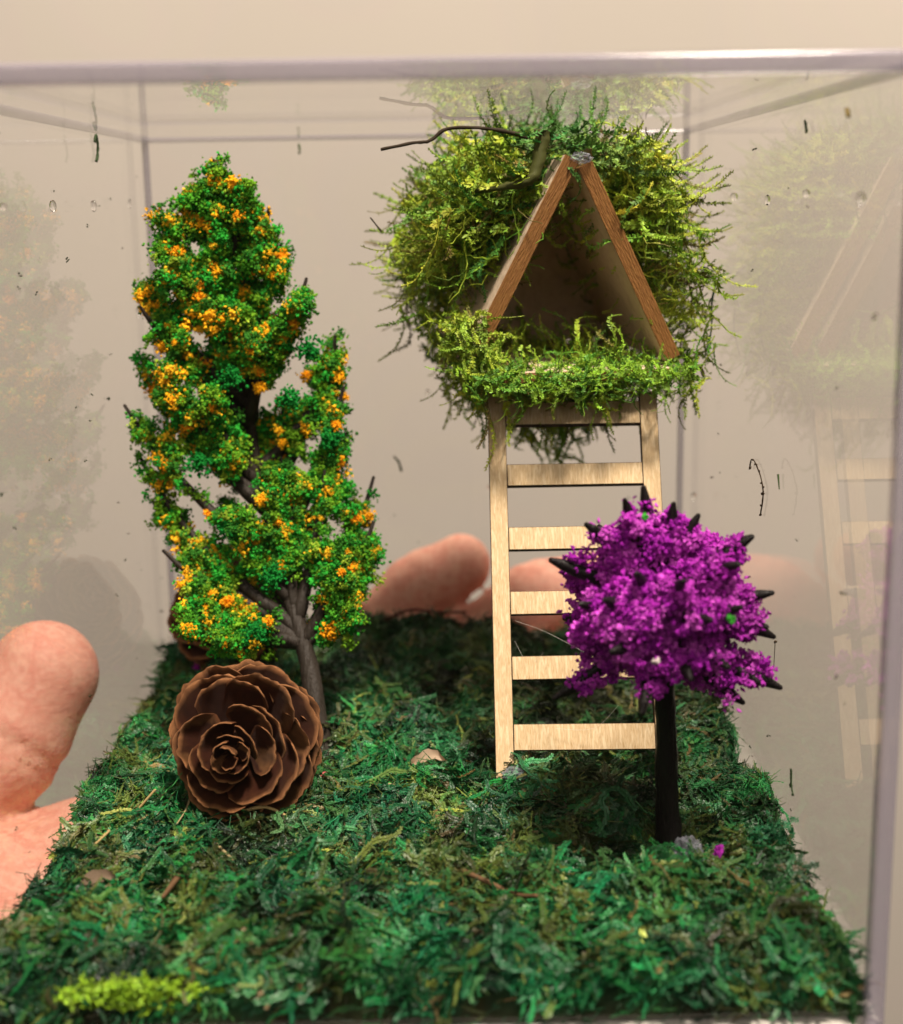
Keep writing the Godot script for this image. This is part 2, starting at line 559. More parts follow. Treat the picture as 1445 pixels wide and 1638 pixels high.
func build_flowering_tree() -> void:
	var at := V(-16.2, -1.5, -0.4)
	var tree := thing("flowering_tree", at, "tall model tree with green foam leaves and orange blossom clumps beside the pine cone", "model tree")
	var bark := mat(lin(0.026, 0.020, 0.015), 0.6, 0.35)
	bark.heightmap_enabled = true
	bark.heightmap_texture = noise_tex(0.03, [Color.BLACK, Color.WHITE], 41, 4, 256)
	bark.uv1_triplanar = true
	bark.uv1_scale = Vector3(220, 50, 220)
	bark.heightmap_scale = 0.02
	var way := []
	for p in [[-16.0, -2.0, -0.4], [-16.4, 2.3, -2.3], [-17.6, 9.9, -6.7], [-19.8, 17.2, -11.6], [-23.4, 26.9, -18.5], [-27.1, 38.9, -26.8], [-28.6, 51.7, -27.4], [-29.8, 63.9, -27.4], [-30.4, 74.9, -27.4], [-30.6, 85.60000000000001, -27.4]]:
		way.append(V(p[0], p[1], p[2]) - at)
	var b := Buf.new()
	var path := smooth_path(way, 4)
	var rad := []
	for k in path.size():
		var t := float(k) / (path.size() - 1)
		rad.append(lerpf(0.0021, 0.0004, pow(t, 0.75)) + 0.0012 * exp(-t * 18.0))
	tube(b, path, rad, 10, Color.WHITE, 0.08)
	part("trunk", b.mesh(bark), tree)
	# limbs: tip (x, y, z in mm) and how bare its end is
	var tips := [[-41.7, 83.5, -25.0, 0], [-36.4, 86.7, -29.0, 0], [-44.6, 71.2, -26.0, 0], [-44.3, 67.8, -22.0, 1], [-46.7, 59.8, -29.0, 0], [-48.3, 51.6, -24.0, 1], [-46.8, 43.4, -25.0, 0], [-45.1, 35.4, -25.3, 1], [-41.7, 28.9, -15.6, 1], [-37.4, 20.3, -8.5, 0], [-33.1, 16.5, -6.7, 0], [-26.8, 86.7, -26.0, 1], [-23.4, 83.0, -27.0, 1], [-22.1, 77.0, -30.0, 0], [-17.6, 71.7, -25.0, 1], [-13.5, 62.1, -28.0, 0], [-12.1, 54.0, -24.0, 1], [-12.1, 46.1, -26.0, 0], [-7.7, 38.4, -26.3, 1], [-7.5, 32.4, -18.3, 1], [-7.6, 27.1, -17.3, 1], [-10.8, 20.3, -10.5, 0], [-30.6, 88.4, -26.0, 0], [-32.1, 84.9, -30.0, 0], [-19.7, 67.4, -23.0, 0], [-14.8, 54.7, -31.0, 0], [-41.4, 59.1, -20.0, 0], [-39.1, 75.6, -22.0, 0], [-15.3, 40.9, -19.0, 0], [-11.6, 29.1, -10.8, 0]]
	for k in 24:
		var y := rng.randf_range(20, 84) if k % 3 else rng.randf_range(48, 72)
		var a := rng.randf_range(-PI, 0.0) if k % 2 else rng.randf_range(0.3, PI - 0.3)       # away from, and towards, the viewer's side
		var reach := lerpf(14.0, 5.0, smoothstep(30, 88, y)) * rng.randf_range(0.5, 0.9)
		var c := trunk_point(way, y * 0.001 - at.y) + at
		tips.append([c.x * 1000 + cos(a) * reach - 1.0, y, c.z * 1000 + sin(a) * reach, 0])
	var leaf_m := tinted(0.95, 0.1)
	var kinds := []
	for k in 6: kinds.append(crumbs(32, 0.00084, 0.00009, 0.00027, leaf_m))
	var xfs := []
	var cols := []
	for k in kinds.size():
		xfs.append([])
		cols.append([])
	var blossom := tinted(0.95, 0.1)
	var blooms := []
	for k in 6: blooms.append(crumbs(110, 0.00085, 0.00010, 0.00026, blossom))
	var hues := [Color(0.95, 0.46, 0.016), Color(0.95, 0.38, 0.014), Color(0.95, 0.56, 0.03)]
	var dyed := []
	for h in hues:
		var bm := blossom.duplicate()
		bm.albedo_color = h.linear_to_srgb()
		dyed.append(bm)
	var green := [Color(0.075, 0.31, 0.022), Color(0.03, 0.33, 0.034), Color(0.14, 0.32, 0.020), Color(0.04, 0.18, 0.022), Color(0.28, 0.42, 0.035)]
	var n_bloom := 0
	for t in tips:
		var tip := V(t[0], t[1], t[2]) - at
		var off := Vector2(tip.x - trunk_point(way, tip.y).x, tip.z - trunk_point(way, tip.y).z).length()
		var root_y := maxf(tip.y - off * rng.randf_range(0.75, 1.15) - 0.008, 0.016)
		var root := trunk_point(way, root_y)
		var mid := root.lerp(tip, 0.5) + Vector3(tip.x - root.x, 0, tip.z - root.z) * 0.16 - Vector3(0, 0.0012, 0) + Vector3(rng.randfn(), rng.randfn(), rng.randfn()) * 0.0012
		var limb := bezier(root, mid, tip, 10)
		var lb := Buf.new()
		tube(lb, limb, taper(11, clampf(0.0005 + root.distance_to(tip) * 0.045, 0.0006, 0.0014), 0.00028, 0.8), 6, Color.WHITE, 0.1)
		var lines := [[limb, 1.0]]
		for k in 4:
			var s := rng.randi_range(3, 8)
			var q: Vector3 = limb[s]
			var d: Vector3 = (limb[s + 1] - limb[s]).normalized()
			var e := q + (d + Vector3(rng.randfn(), rng.randfn() * 0.6 + 0.3, rng.randfn()) * 0.6).normalized() * rng.randf_range(0.003, 0.0058)
			var tw := bezier(q, q.lerp(e, 0.5) + Vector3(rng.randfn(), rng.randfn(), rng.randfn()) * 0.0006, e, 4)
			tube(lb, tw, taper(5, 0.00042, 0.0002), 5)
			lines.append([tw, 0.6])
		part("branch", lb.mesh(bark), tree)
		for l in lines:
			var line: Array = l[0]
			var whole: bool = l[1] < 1.0
			var amount := 26 if whole else 52
			for k in amount:
				var u := rng.randf_range(0.15, 1.0) if whole else pow(rng.randf(), 0.8) * 0.68 + 0.34
				if not whole and u > (0.90 if t[3] else 0.97): continue
				if not whole and u > 1.0: u = 1.0
				var f := u * (line.size() - 1)
				var s := mini(int(f), line.size() - 2)
				var p: Vector3 = line[s].lerp(line[s + 1], f - s) + Vector3(rng.randfn(), rng.randfn(), rng.randfn()) * 0.00085
				var kind := rng.randi() % kinds.size()
				var c: Color = green[rng.randi() % 4] if rng.randf() < 0.9 else green[4]
				if rng.randf() < 0.07: c = Color(0.92, 0.48, 0.02)
				var g := rng.randf_range(0.75, 1.25)
				xfs[kind].append(Transform3D(Basis.from_euler(Vector3(rng.randf(), rng.randf(), rng.randf()) * TAU).scaled_local(Vector3.ONE * rng.randf_range(0.75, 1.2)), p))
				cols[kind].append(Color(c.r * g, c.g * g, c.b * g))
			for k in (1 if whole else 2):
				if n_bloom >= 290 or rng.randf() < 0.18: continue
				var f := rng.randf_range(0.3, 0.98) * (line.size() - 1)
				var s := mini(int(f), line.size() - 2)
				var p: Vector3 = line[s].lerp(line[s + 1], f - s)
				p += (Vector3(rng.randfn() * 0.7, rng.randfn() * 0.5, absf(rng.randfn()))).normalized() * rng.randf_range(0.0010, 0.0021)
				var o := part("blossom_clump", blooms[rng.randi() % blooms.size()], tree, Transform3D(Basis.from_euler(Vector3(rng.randf(), rng.randf(), rng.randf()) * TAU).scaled_local(Vector3.ONE * rng.randf_range(0.45, 1.2)), p))
				o.material_override = dyed[[0, 0, 1, 2][rng.randi() % 4]]
				n_bloom += 1
	# a few tight darker green tufts of another foam
	var tuft := crumbs(190, 0.0016, 0.00014, 0.0003, leaf_m)
	var tm := leaf_m.duplicate()
	tm.albedo_color = lin(0.012, 0.20, 0.03)
	for p in [[-14.2, 46.0, -20.0], [-23.2, 25.9, -8.5], [-31.0, 32.4, -15.3], [-17.3, 60.3, -21.0], [-30.0, 56.3, -21.0], [-35.7, 42.6, -19.0], [-20.4, 52.9, -19.0], [-25.7, 18.3, -4.1]]:
		var o := part("leaf_tuft", tuft, tree, Transform3D(Basis.from_euler(Vector3(rng.randf(), rng.randf(), rng.randf()) * TAU), V(p[0], p[1], p[2]) - at))
		o.material_override = tm
	for k in kinds.size(): many("leaves", kinds[k], xfs[k], cols[k], tree)


func build_purple_tree() -> void:
	var at := V(34.2, -1.5, 32.5)
	var tree := thing("purple_tree", at, "small model tree with a round purple foam crown and black branch tips before the ladder", "model tree")
	var bark := mat(lin(0.010, 0.008, 0.008), 0.42, 0.35)
	bark.heightmap_enabled = true
	bark.heightmap_texture = noise_tex(0.03, [Color.BLACK, Color.WHITE], 47, 4, 256)
	bark.uv1_triplanar = true
	bark.uv1_scale = Vector3(260, 40, 260)
	bark.heightmap_scale = 0.02
	var b := Buf.new()
	var path := smooth_path([V(34.2, -2, 32.5), V(34.0, 3, 32.5), V(33.5, 12, 33), V(33.1, 20, 33.6), V(32.8, 27, 34), V(32, 38, 34)], 5)
	var rad := []
	for k in path.size():
		var t := float(k) / (path.size() - 1)
		rad.append(lerpf(0.00165, 0.0011, t) + 0.0007 * exp(-t * 14.0))
	for k in path.size(): path[k] -= at
	tube(b, path, rad, 14, Color.WHITE, 0.13)
	part("trunk", b.mesh(bark), tree)
	tree.position.x -= 0.0007
	var heart := V(32.7, 33.3, 34.0)
	# branch ends, in mm
	var ends := [[30.0, 47.6, 34], [33.4, 46.2, 36], [36.6, 44.4, 35], [22.8, 43.6, 36], [43.6, 42.2, 36], [18.6, 39.0, 35], [46.9, 34.7, 36], [46.0, 30.0, 36], [46.7, 28.0, 33], [42.4, 20.7, 37], [47.3, 22.0, 35], [45.0, 22.8, 38], [18.6, 21.2, 36], [28.6, 22.6, 45], [27.5, 40.0, 45.5], [24.0, 36.5, 44.5], [36.0, 34.8, 47.5], [24.5, 30.5, 46], [40.5, 35.6, 45.5], [33, 39.5, 47], [21.5, 35, 41], [27.2, 47.0, 38], [39.8, 40.2, 43.5], [30, 30, 20], [40, 36, 22], [26, 40, 22], [34, 27, 48], [38.5, 28.5, 46.5], [27, 27, 24], [20.5, 30, 30]]
	var foam := tinted(1.0, 0.08)
	var kinds := []
	for k in 6: kinds.append(crumbs(34, 0.00095, 0.00012, 0.00034, foam))
	var xfs := []
	var cols := []
	for k in kinds.size():
		xfs.append([])
		cols.append([])
	var hues := [Color(0.40, 0.028, 0.41), Color(0.48, 0.05, 0.48), Color(0.31, 0.019, 0.34), Color(0.58, 0.09, 0.56)]
	for e in ends:
		var tip := heart + (V(e[0], e[1], e[2]) - heart) * rng.randf_range(0.94, 1.05)
		var dir := (tip - heart).normalized()
		var start := heart + Vector3(dir.x * 0.002, minf(dir.y * 0.004, 0.002) - 0.001, dir.z * 0.002)
		var mid := start.lerp(tip, 0.55) + V(rng.randfn() * 0.7, rng.randfn() * 0.7 - 0.3, rng.randfn() * 0.7)
		var line := bezier(start - at, mid - at, tip - at, 8)
		var lb := Buf.new()
		tube(lb, line, [0.0011, 0.00105, 0.0010, 0.00096, 0.00094, 0.0009, 0.00082, 0.00066, 0.00032], 7, Color.WHITE, 0.14)
		part("branch", lb.mesh(bark), tree)
		for k in 34:
			var u := rng.randf_range(0.25, 0.78)
			var f := u * 8
			var s := mini(int(f), 7)
			var p: Vector3 = line[s].lerp(line[s + 1], f - s)
			var o := Vector3(rng.randfn(), rng.randfn(), rng.randfn()).normalized() * rng.randf_range(0.0006, 0.0028) * (1.0 if u < 0.7 else 0.6)
			var kind := rng.randi() % kinds.size()
			var c: Color = hues[rng.randi() % 4]
			xfs[kind].append(Transform3D(Basis.from_euler(Vector3(rng.randf(), rng.randf(), rng.randf()) * TAU).scaled_local(Vector3.ONE * rng.randf_range(0.7, 1.15)), p + o))
			cols[kind].append(c)
	for n in 62:             # torn lumps of foam packed between the branches
		var d := Vector3(rng.randfn(), rng.randfn(), rng.randfn()).normalized()
		var r := rng.randf_range(0.0062, 0.0108)
		if n > 46: r = rng.randf_range(0.002, 0.006)
		var middle := heart + Vector3(d.x * 1.10, d.y * (0.98 if d.y > 0 else 0.86), d.z) * r + V(0, 0.2, 0)
		var fat := rng.randf_range(0.0011, 0.0020)
		var tone := rng.randf_range(0.75, 1.2)
		for k in int(fat * 36000):
			var kind := rng.randi() % kinds.size()
			var o := Vector3(rng.randfn(), rng.randfn(), rng.randfn()).normalized() * fat * pow(rng.randf(), 0.4)
			xfs[kind].append(Transform3D(Basis.from_euler(Vector3(rng.randf(), rng.randf(), rng.randf()) * TAU).scaled_local(Vector3.ONE * rng.randf_range(0.8, 1.3)), middle + o - at))
			var c: Color = hues[rng.randi() % 4]
			cols[kind].append(Color(c.r * tone, c.g * tone, c.b * tone))
	for k in kinds.size(): many("blossom", kinds[k], xfs[k], cols[k], tree)


# ---------------------------------------------------------------- pine cones
func scale_mesh(m: Material, width: float, cup: float) -> ArrayMesh:       # one cone scale of length 1 along +y, hollow side +z
	var b := Buf.new()
	var nu := 9
	var nv := 16
	var thick := 0.075
	var ph := rng.randf() * TAU
	var notch := rng.randf_range(0.0, 0.06)
	var tan_ := rng.randf() < 0.3
	var rows := []
	for side in 2:
		for i in nu + 1:
			var u := float(i) / nu
			for j in nv + 1:
				var w := float(j) / nv * 2 - 1
				var half := width * 0.5 * (0.34 + 0.66 * smoothstep(0.0, 0.55, u))
				# the free edge is a round arc, nicked and wavy
				var arc := sqrt(maxf(0.0, 1.0 - w * w * 0.97))
				var wav := 0.020 * sin(w * 7 + ph) + 0.008 * sin(w * 15 + ph * 3)
				var y := u * (0.56 + (0.44 + wav) * arc - notch * exp(-w * w * 50) + (rng.randf_range(-0.035, 0.012) if u > 0.9 else 0.0))
				var x := w * half
				var z := cup * (u * u * 0.9 - 0.25 * u) + cup * 0.8 * w * w * u + 0.022 * sin(w * 7 + ph * 2) * u * u
				var rim := u > 0.93 or absf(w) > 0.92
				if side == 1: z -= thick * (0.5 if rim else 1.0)
				var dark := Color(0.080, 0.020, 0.005) if side == 0 else Color(0.25, 0.105, 0.04)
				var g := rng.randf_range(0.8, 1.2)
				var col := (Color(0.66, 0.30, 0.125) if u > 0.9 else Color(0.30, 0.11, 0.04)) if rim else dark
				if tan_ and sin(w * 3 + ph) + u * 1.5 > 1.1 and not rim: col = Color(0.24, 0.105, 0.038)
				elif u > 0.82 and not rim: col = dark.lerp(Color(0.20, 0.08, 0.03), 0.3)
				b.vert(Vector3(x, y, z), Color(col.r * g, col.g * g, col.b * g))
	var off := (nu + 1) * (nv + 1)
	for i in nu:
		for j in nv:
			var k := i * (nv + 1) + j
			b.quad(k, k + 1, k + nv + 2, k + nv + 1)
			b.quad(off + k, off + k + nv + 1, off + k + nv + 2, off + k + 1)
	for j in nv:
		var k := nu * (nv + 1) + j
		b.quad(k, k + 1, off + k + 1, off + k)
	for i in nu:
		var k := i * (nv + 1)
		b.quad(k, k + nv + 1, off + k + nv + 1, off + k)
		k += nv
		b.quad(k, off + k, off + k + nv + 1, k + nv + 1)
	return b.mesh(m)

func build_cone(middle: Vector3, axis: Vector3, size: float, label: String, spin: float) -> void:
	var cone := thing("pine_cone", middle, label, "pine cone", "pine cones lying on the moss")
	var m := tinted(0.62, 0.35)
	m.heightmap_enabled = true
	m.heightmap_texture = noise_tex(0.05, [Color.BLACK, Color.WHITE], 61, 4, 256)
	m.uv1_triplanar = true
	m.uv1_scale = Vector3(300, 120, 300)
	m.heightmap_scale = 0.02
	m.albedo_texture = noise_tex(0.02, [lin(0.5, 0.48, 0.46), lin(0.9, 0.9, 0.9), lin(0.68, 0.66, 0.64), lin(1, 1, 1)], 63, 5)
	var shapes := []
	for k in 9: shapes.append(scale_mesh(m, rng.randf_range(1.10, 1.28), rng.randf_range(0.10, 0.22)))
	var f := frame_along(axis)
	var length := 0.0185 * size
	var b := Buf.new()
	var path := []
	for k in 9: path.append(f.y * lerpf(-0.009, 0.0050, k / 8.0) * size)
	tube(b, path, [0.001 * size, 0.0028 * size, 0.0032 * size, 0.003 * size, 0.0026 * size, 0.0021 * size, 0.0016 * size, 0.001 * size, 0.0004 * size], 9, Color(0.06, 0.025, 0.012))
	part("core", b.mesh(m), cone)
	var n := 41
	for k in n:
		var t := float(k) / (n - 1)
		var phi := k * 2.39996 + spin + rng.randfn() * 0.12
		var out := f.x * cos(phi) + f.z * sin(phi)
		var tilt := deg_to_rad(lerpf(16, 100, pow(t, 0.60)) + rng.randfn() * 6.0)
		var long := lerpf(0.0034, 0.0098, smoothstep(0.0, 0.62, t)) * size * rng.randf_range(0.88, 1.07)
		var s := lerpf(0.0046, length, pow(t, 0.9))
		var hinge := f.y * (0.0105 * size - s) + out * lerpf(0.0006, 0.0022, smoothstep(0, 0.5, t)) * size
		var y := f.y * cos(tilt) + out * sin(tilt)
		var x := f.y.cross(out)
		var z := x.cross(y)
		if z.dot(f.y) < 0 and tilt < PI / 2:
			x = -x
			z = -z
		elif tilt >= PI / 2 and z.dot(f.y) < 0:
			x = -x
			z = -z
		part("cone_scale", shapes[rng.randi() % 9], cone, Transform3D(Basis(x, y, z).scaled_local(Vector3(lerpf(0.6, 1.0, smoothstep(0.0, 0.2, t)), 1, 1) * long), hinge))


# ---------------------------------------------------------------- ladder and house
func build_ladder(face: Material, burnt: Material) -> void:
	var foot := V(24.3, -2.0, 13.2)
	var head := V(24.5, 53.6, -13.6)
	var ladder := thing("ladder", foot, "pale plywood ladder with scorched edges leaning up to the mossy house", "ladder")
	var up := (head - foot).normalized()
	var x := Vector3.RIGHT - up * up.x
	x = x.normalized()
	var bas := Basis(x, up, x.cross(up))
	var long := foot.distance_to(head)
	var thick := 0.0016
	for s in [-1.0, 1.0]:
		part("rail", board(Vector3(0.00275, long, thick), face, burnt), ladder, Transform3D(bas, bas * Vector3(s * 0.0119, long * 0.5, 0)))
	for r in [[3.6, 7.1], [13.1, 16.3], [22.0, 25.2], [31.0, 34.2], [40.1, 43.2], [48.9, 52.2]]:
		var lo: float = (r[0] + 2.0) * 0.001 / up.y
		var hi: float = (r[1] + 2.0) * 0.001 / up.y
		part("rung", board(Vector3(0.0238 - 0.00275 - 0.00004, hi - lo, thick - 0.00006), face, burnt), ladder, Transform3D(bas * Basis(Vector3(0, 0, 1), rng.randf_range(-0.006, 0.006)), bas * Vector3(0, (lo + hi) * 0.5, rng.randf_range(-0.00002, 0.00002))))

func inside(poly: PackedVector2Array, p: Vector2) -> bool:
	return Geometry2D.is_point_in_polygon(p, poly)

func build_house() -> void:
	var at := V(25, 57, -28)
	var slid := V(-2.3, 0, 0)
	var house := thing("tree_house", at, "little A-frame wooden house thickly covered in olive moss atop the ladder", "tree house")
	house.position += slid
	house.rotation.y = 0.13
	var stain := wood([lin(0.13, 0.055, 0.016), lin(0.28, 0.135, 0.04), lin(0.20, 0.085, 0.025), lin(0.36, 0.19, 0.065)], Vector3(40, 40, 300), 71, 0.55)
	var sheet := wood([lin(0.60, 0.45, 0.32), lin(0.68, 0.53, 0.39), lin(0.54, 0.40, 0.28)], Vector3(30, 30, 140), 75, 0.75)
	var z0 := -48.0
	var z1 := -11.0
	# roof boards: from the ridge down to the feet, in the plane across the house
	var boards := [[V(24.4, 89.6, 0), V(9.2, 60.5, 0)], [V(26.4, 88.6, 0), V(40.6, 59.0, 0)]]
	for bd in boards:
		var a: Vector3 = bd[0]
		var c: Vector3 = bd[1]
		var y := (a - c).normalized()
		var nrm := Vector3(0, 0, 1).cross(y)
		var o := part("roof_board", board(Vector3((z1 - z0) * 0.001, a.distance_to(c), 0.0024), sheet, stain), house, Transform3D(Basis(Vector3(0, 0, -1), y, Vector3(0, 0, -1).cross(y)), (a + c) * 0.5 + V(0, 0, (z0 + z1) * 0.5) - at))
	var b := Buf.new()
	for zz in [z0 - 0.1, z0 - 1.8]:
		b.vert(V(25.4, 89.0, zz) - at); b.vert(V(9.0, 59.0, zz) - at); b.vert(V(40.8, 58.6, zz) - at)
	b.tri(0, 1, 2)
	b.tri(3, 5, 4)
	for k in 3:
		var j := (k + 1) % 3
		b.quad(k, 3 + k, 3 + j, j)
	part("back_wall", b.mesh(sheet, true), house)
	part("floor_board", board(V(29, 44, 1.6), sheet, stain), house, Transform3D(Basis(Vector3.RIGHT, -PI / 2), V(25.0, 57.0, -30.0) - at))

	# moss: olive and yellow-green strands draped over everything but the opening
	var soft := tinted(0.55, 0.4)
	soft.backlight_enabled = true
	soft.backlight = Color(0.25, 0.25, 0.25)
	var kinds := []
	for k in 6: kinds.append(frond(rng.randf_range(0.009, 0.0150), 30, 0.00085, 0.00023, 4.0, 0.00017, soft))
	for k in 3: kinds.append(frond(rng.randf_range(0.005, 0.007), 15, 0.0011, 0.00030, 3.2, 0.00014, soft))
	for k in 3: kinds.append(curl(rng.randf_range(0.008, 0.014), 0.00013, 0.42, soft))
	var xfs := []
	var cols := []
	for k in kinds.size():
		xfs.append([])
		cols.append([])
	var outline := PackedVector2Array()
	for p in [[19.5, 92.6], [12, 90.3], [6.9, 86.0], [3.4, 79.5], [1.6, 71.5], [2.6, 66.2], [6.0, 61.7], [9.4, 55.5], [11.5, 50.7], [18.8, 51.1], [29.2, 51.0], [38.0, 52.0], [43.2, 55.0], [48.2, 56.2], [47.4, 65.0], [46.6, 75.1], [47.0, 81.0], [43.5, 87.0], [38.5, 90.0], [30.0, 92.8]]:
		outline.append(Vector2(p[0], p[1]))
	var opening := PackedVector2Array([Vector2(25.3, 91.0), Vector2(6.2, 58.4), Vector2(43.2, 56.6)])
	var mid := Vector2(23.5, 72.0)
	var made := 0
	var tries := 0
	while made < 5800 and tries < 400000:
		tries += 1
		var z := rng.randf_range(-60.0, -8.0)
		var p := Vector2(rng.randf_range(-5, 50), rng.randf_range(50, 95))
		var swell := sqrt(maxf(0.0, 1.0 - pow((z + 33.0) / 29.0, 4.0)))
		var dirn := (p - mid).normalized() * 20.0
		var ragged := 1.0 + lump.get_noise_3d(dirn.x + 40, dirn.y, z * 0.8) * 0.28 + (0.10 if rng.randf() < 0.04 else 0.0)
		var q := mid + (p - mid) / maxf(0.05, (0.62 + 0.38 * swell) * ragged)
		if not inside(outline, q): continue
		if z > -49.5 and inside(opening, p) and p.y > 58: continue
		if z > -16.0 and p.x > 25 and p.x < 44.5 and p.y > 57.5 and inside(opening, p + Vector2(-1.5, -1.0)): continue
		if z > -13.5 and p.y > 61 and not (p.x < 5 + (10 if p.y < 67 else 0) or p.x > 44): continue
		if lump.get_noise_3d(p.x * 3.0, p.y * 3.0, z * 3.0) < -0.07: continue
		var rad := (p - mid).normalized()
		var tang := Vector3(-rad.y, rad.x, 0)
		if tang.y > 0 or (absf(tang.y) < 0.3 and rng.randf() < 0.5): tang = -tang
		var d := (tang + Vector3(rad.x, rad.y, 0) * rng.randf_range(-0.35, 0.3) + Vector3(rng.randfn() * 0.4, -0.2 + rng.randfn() * 0.4, rng.randfn() * 0.5)).normalized()
		var up := (Vector3(rad.x, rad.y, 0.5) + Vector3(rng.randfn(), rng.randfn(), rng.randfn()) * 0.4).normalized()
		var side := d.cross(up).normalized()
		var ends := [-5.0, -2.5, 0.0, 2.5, 5.0, 7.5, 10.0].map(func(l): return Vector3(p.x, p.y, z) + d * l)
		if ends.any(func(e): return e.z > -50.0 and e.z < -7.0 and inside(opening, Vector2(e.x, e.y)) and e.y > 59): continue
		if rng.randf() < 0.98:
			var far := Vector2(p.x + d.x * 9.0, p.y + d.y * 9.0)
			if not inside(outline, mid + (far - mid) / 1.02): continue
		var kind := rng.randi() % kinds.size()
		if p.x > 40 and rng.randf() < 0.35: kind = 9 + rng.randi() % 3
		var bas := Basis(d, side.cross(d), side).scaled_local(Vector3.ONE * rng.randf_range(0.7, 1.15))
		xfs[kind].append(Transform3D(bas, V(p.x, p.y, z) - d * 0.004 - at))
		cols[kind].append(house_moss_colour(p, z))
		made += 1
	for n in 110:            # moss grown over the left foot of the roof
		var p := V(rng.randf_range(5.5, 12.5), rng.randf_range(57.5, 65.5), rng.randf_range(-11, -7))
		if p.x > 0.0115 and p.y > 0.062: continue
		var d := Vector3(rng.randfn() * 0.5, -0.5 + rng.randfn() * 0.6, rng.randfn() * 0.4).normalized()
		var side := d.cross(Vector3(0.1, 0.3, 1.0)).normalized()
		var kind := rng.randi() % 9
		xfs[kind].append(Transform3D(Basis(d, side.cross(d), side).scaled_local(Vector3.ONE * rng.randf_range(0.45, 0.75)), p - d * 0.003 - at))
		cols[kind].append(house_moss_colour(Vector2(p.x, p.y) * 1000, -9))
	for n in 560:            # the doorstep: brighter moss spilling over the floor's front edge
		var p := Vector3(rng.randf_range(8.5, 40.5), 0, rng.randf_range(-17, -3))
		p.y = 57.0 + rng.randf_range(-0.4, 0.6) + (1.9 if p.x > 24 and p.x < 33 else 0.0) * rng.randf()
		if rng.randf() < 0.45:
			p.z = rng.randf_range(-5, -2.5)
			p.y = rng.randf_range(55.0, 58.5)
			if p.x < 21.0 and p.y > 56.6: continue
		var d := Vector3(rng.randfn(), rng.randfn() * 0.28 - 0.05, rng.randfn() * 0.5).normalized()
		var up := Vector3(rng.randfn() * 0.4, 0.6, 0.8).normalized()
		var side := d.cross(up).normalized()
		var kind := rng.randi() % kinds.size()
		xfs[kind].append(Transform3D(Basis(d, side.cross(d), side).scaled_local(Vector3.ONE * (rng.randf_range(0.34, 0.62) if rng.randf() < 0.92 else rng.randf_range(0.6, 0.8))), p * 0.001 - d * 0.0028 - at))
		var c := Color(0.22, 0.42, 0.025) if rng.randf() < 0.6 else Color(0.09, 0.26, 0.02)
		var g := rng.randf_range(0.7, 1.3)
		cols[kind].append(Color(c.r * g, c.g * g, c.b * g))
	for n in 330:            # moss hanging below, behind the ladder
		var s := rng.randf()
		var p := V(rng.randf_range(15, 40), 0, rng.randf_range(-58, -38))
		p.y = 0.052 - rng.randf() * 0.015 * (1.0 - absf(p.x - 0.029) / 0.017)
		var d := Vector3(rng.randfn() * 0.7, -0.35 - absf(rng.randfn()) * 0.5, rng.randfn() * 0.5).normalized()
		var side := d.cross(Vector3.BACK).normalized()
		var kind := rng.randi() % 9
		xfs[kind].append(Transform3D(Basis(d, side.cross(d), side).scaled_local(Vector3.ONE * rng.randf_range(0.6, 1.0)), p - d * 0.003 - at))
		var hc := house_moss_colour(Vector2(p.x, p.y) * 1000, -40)
		cols[kind].append(Color(minf(hc.r * 1.7, 0.6), minf(hc.g * 1.8, 0.7), hc.b))
	for k in kinds.size(): many("moss", kinds[k], xfs[k], cols[k], house)

	# bare stems sticking out of the moss
	var dry := mat(lin(0.035, 0.024, 0.014), 0.75, 0.3)
	var olive := mat(lin(0.055, 0.060, 0.014), 0.7, 0.3)
	var green := mat(lin(0.012, 0.06, 0.02), 0.6, 0.3)
	for s in [
		[[[-4.1, 91.3, -15], [0.7, 92.2, -15], [3.4, 92.5, -15], [6.0, 94.2, -15], [10.8, 94.3, -15], [15.5, 93.6, -15], [18.5, 92.8, -16]], 0.22, 0.34, dry],
		[[[20.6, 93.6, -14], [20.2, 91.6, -13.5], [19.2, 88.0, -12.5], [17.5, 86.2, -12], [14.0, 85.5, -13], [9.7, 84.9, -15]], 1.35, 0.35, olive],
		[[[48.0, 72.5, -20], [50.0, 70.5, -20], [52.0 - 2.4, 66.8, -20], [49.6, 62.3, -20], [48.6, 58.2, -20]], 0.22, 0.12, green],
		[[[49.4, 67.5, -20], [48.6, 65.0, -20], [47.4, 63.0, -20]], 0.12, 0.08, green],
		[[[38.2, 94.4, -20], [38.5, 93.2, -20], [40.7, 90.8, -20], [43.2, 87.7, -21]], 0.10, 0.22, dry],
		[[[44.5, 58.5, -18], [46.0, 57.0, -18], [47.2, 56.4, -17.5], [47.5, 55.2, -17]], 0.5, 0.3, dry],
		[[[24, 92.6, -30], [31, 92.0, -30], [36, 92.6, -30], [42, 92.2, -30]], 0.25, 0.18, olive],
		[[[-3.5, 79, -24], [-5.2, 81.2, -24]], 0.16, 0.12, dry]]:
		var pts := []
		for p in s[0]: pts.append(V(p[0], p[1], p[2]) - at)
		var path := smooth_path(pts, 5)
		var sb := Buf.new()
		tube(sb, path, taper(path.size(), s[1] * 0.001, s[2] * 0.001), 6, Color.WHITE, 0.25)
		part("twig", sb.mesh(s[3]), house)

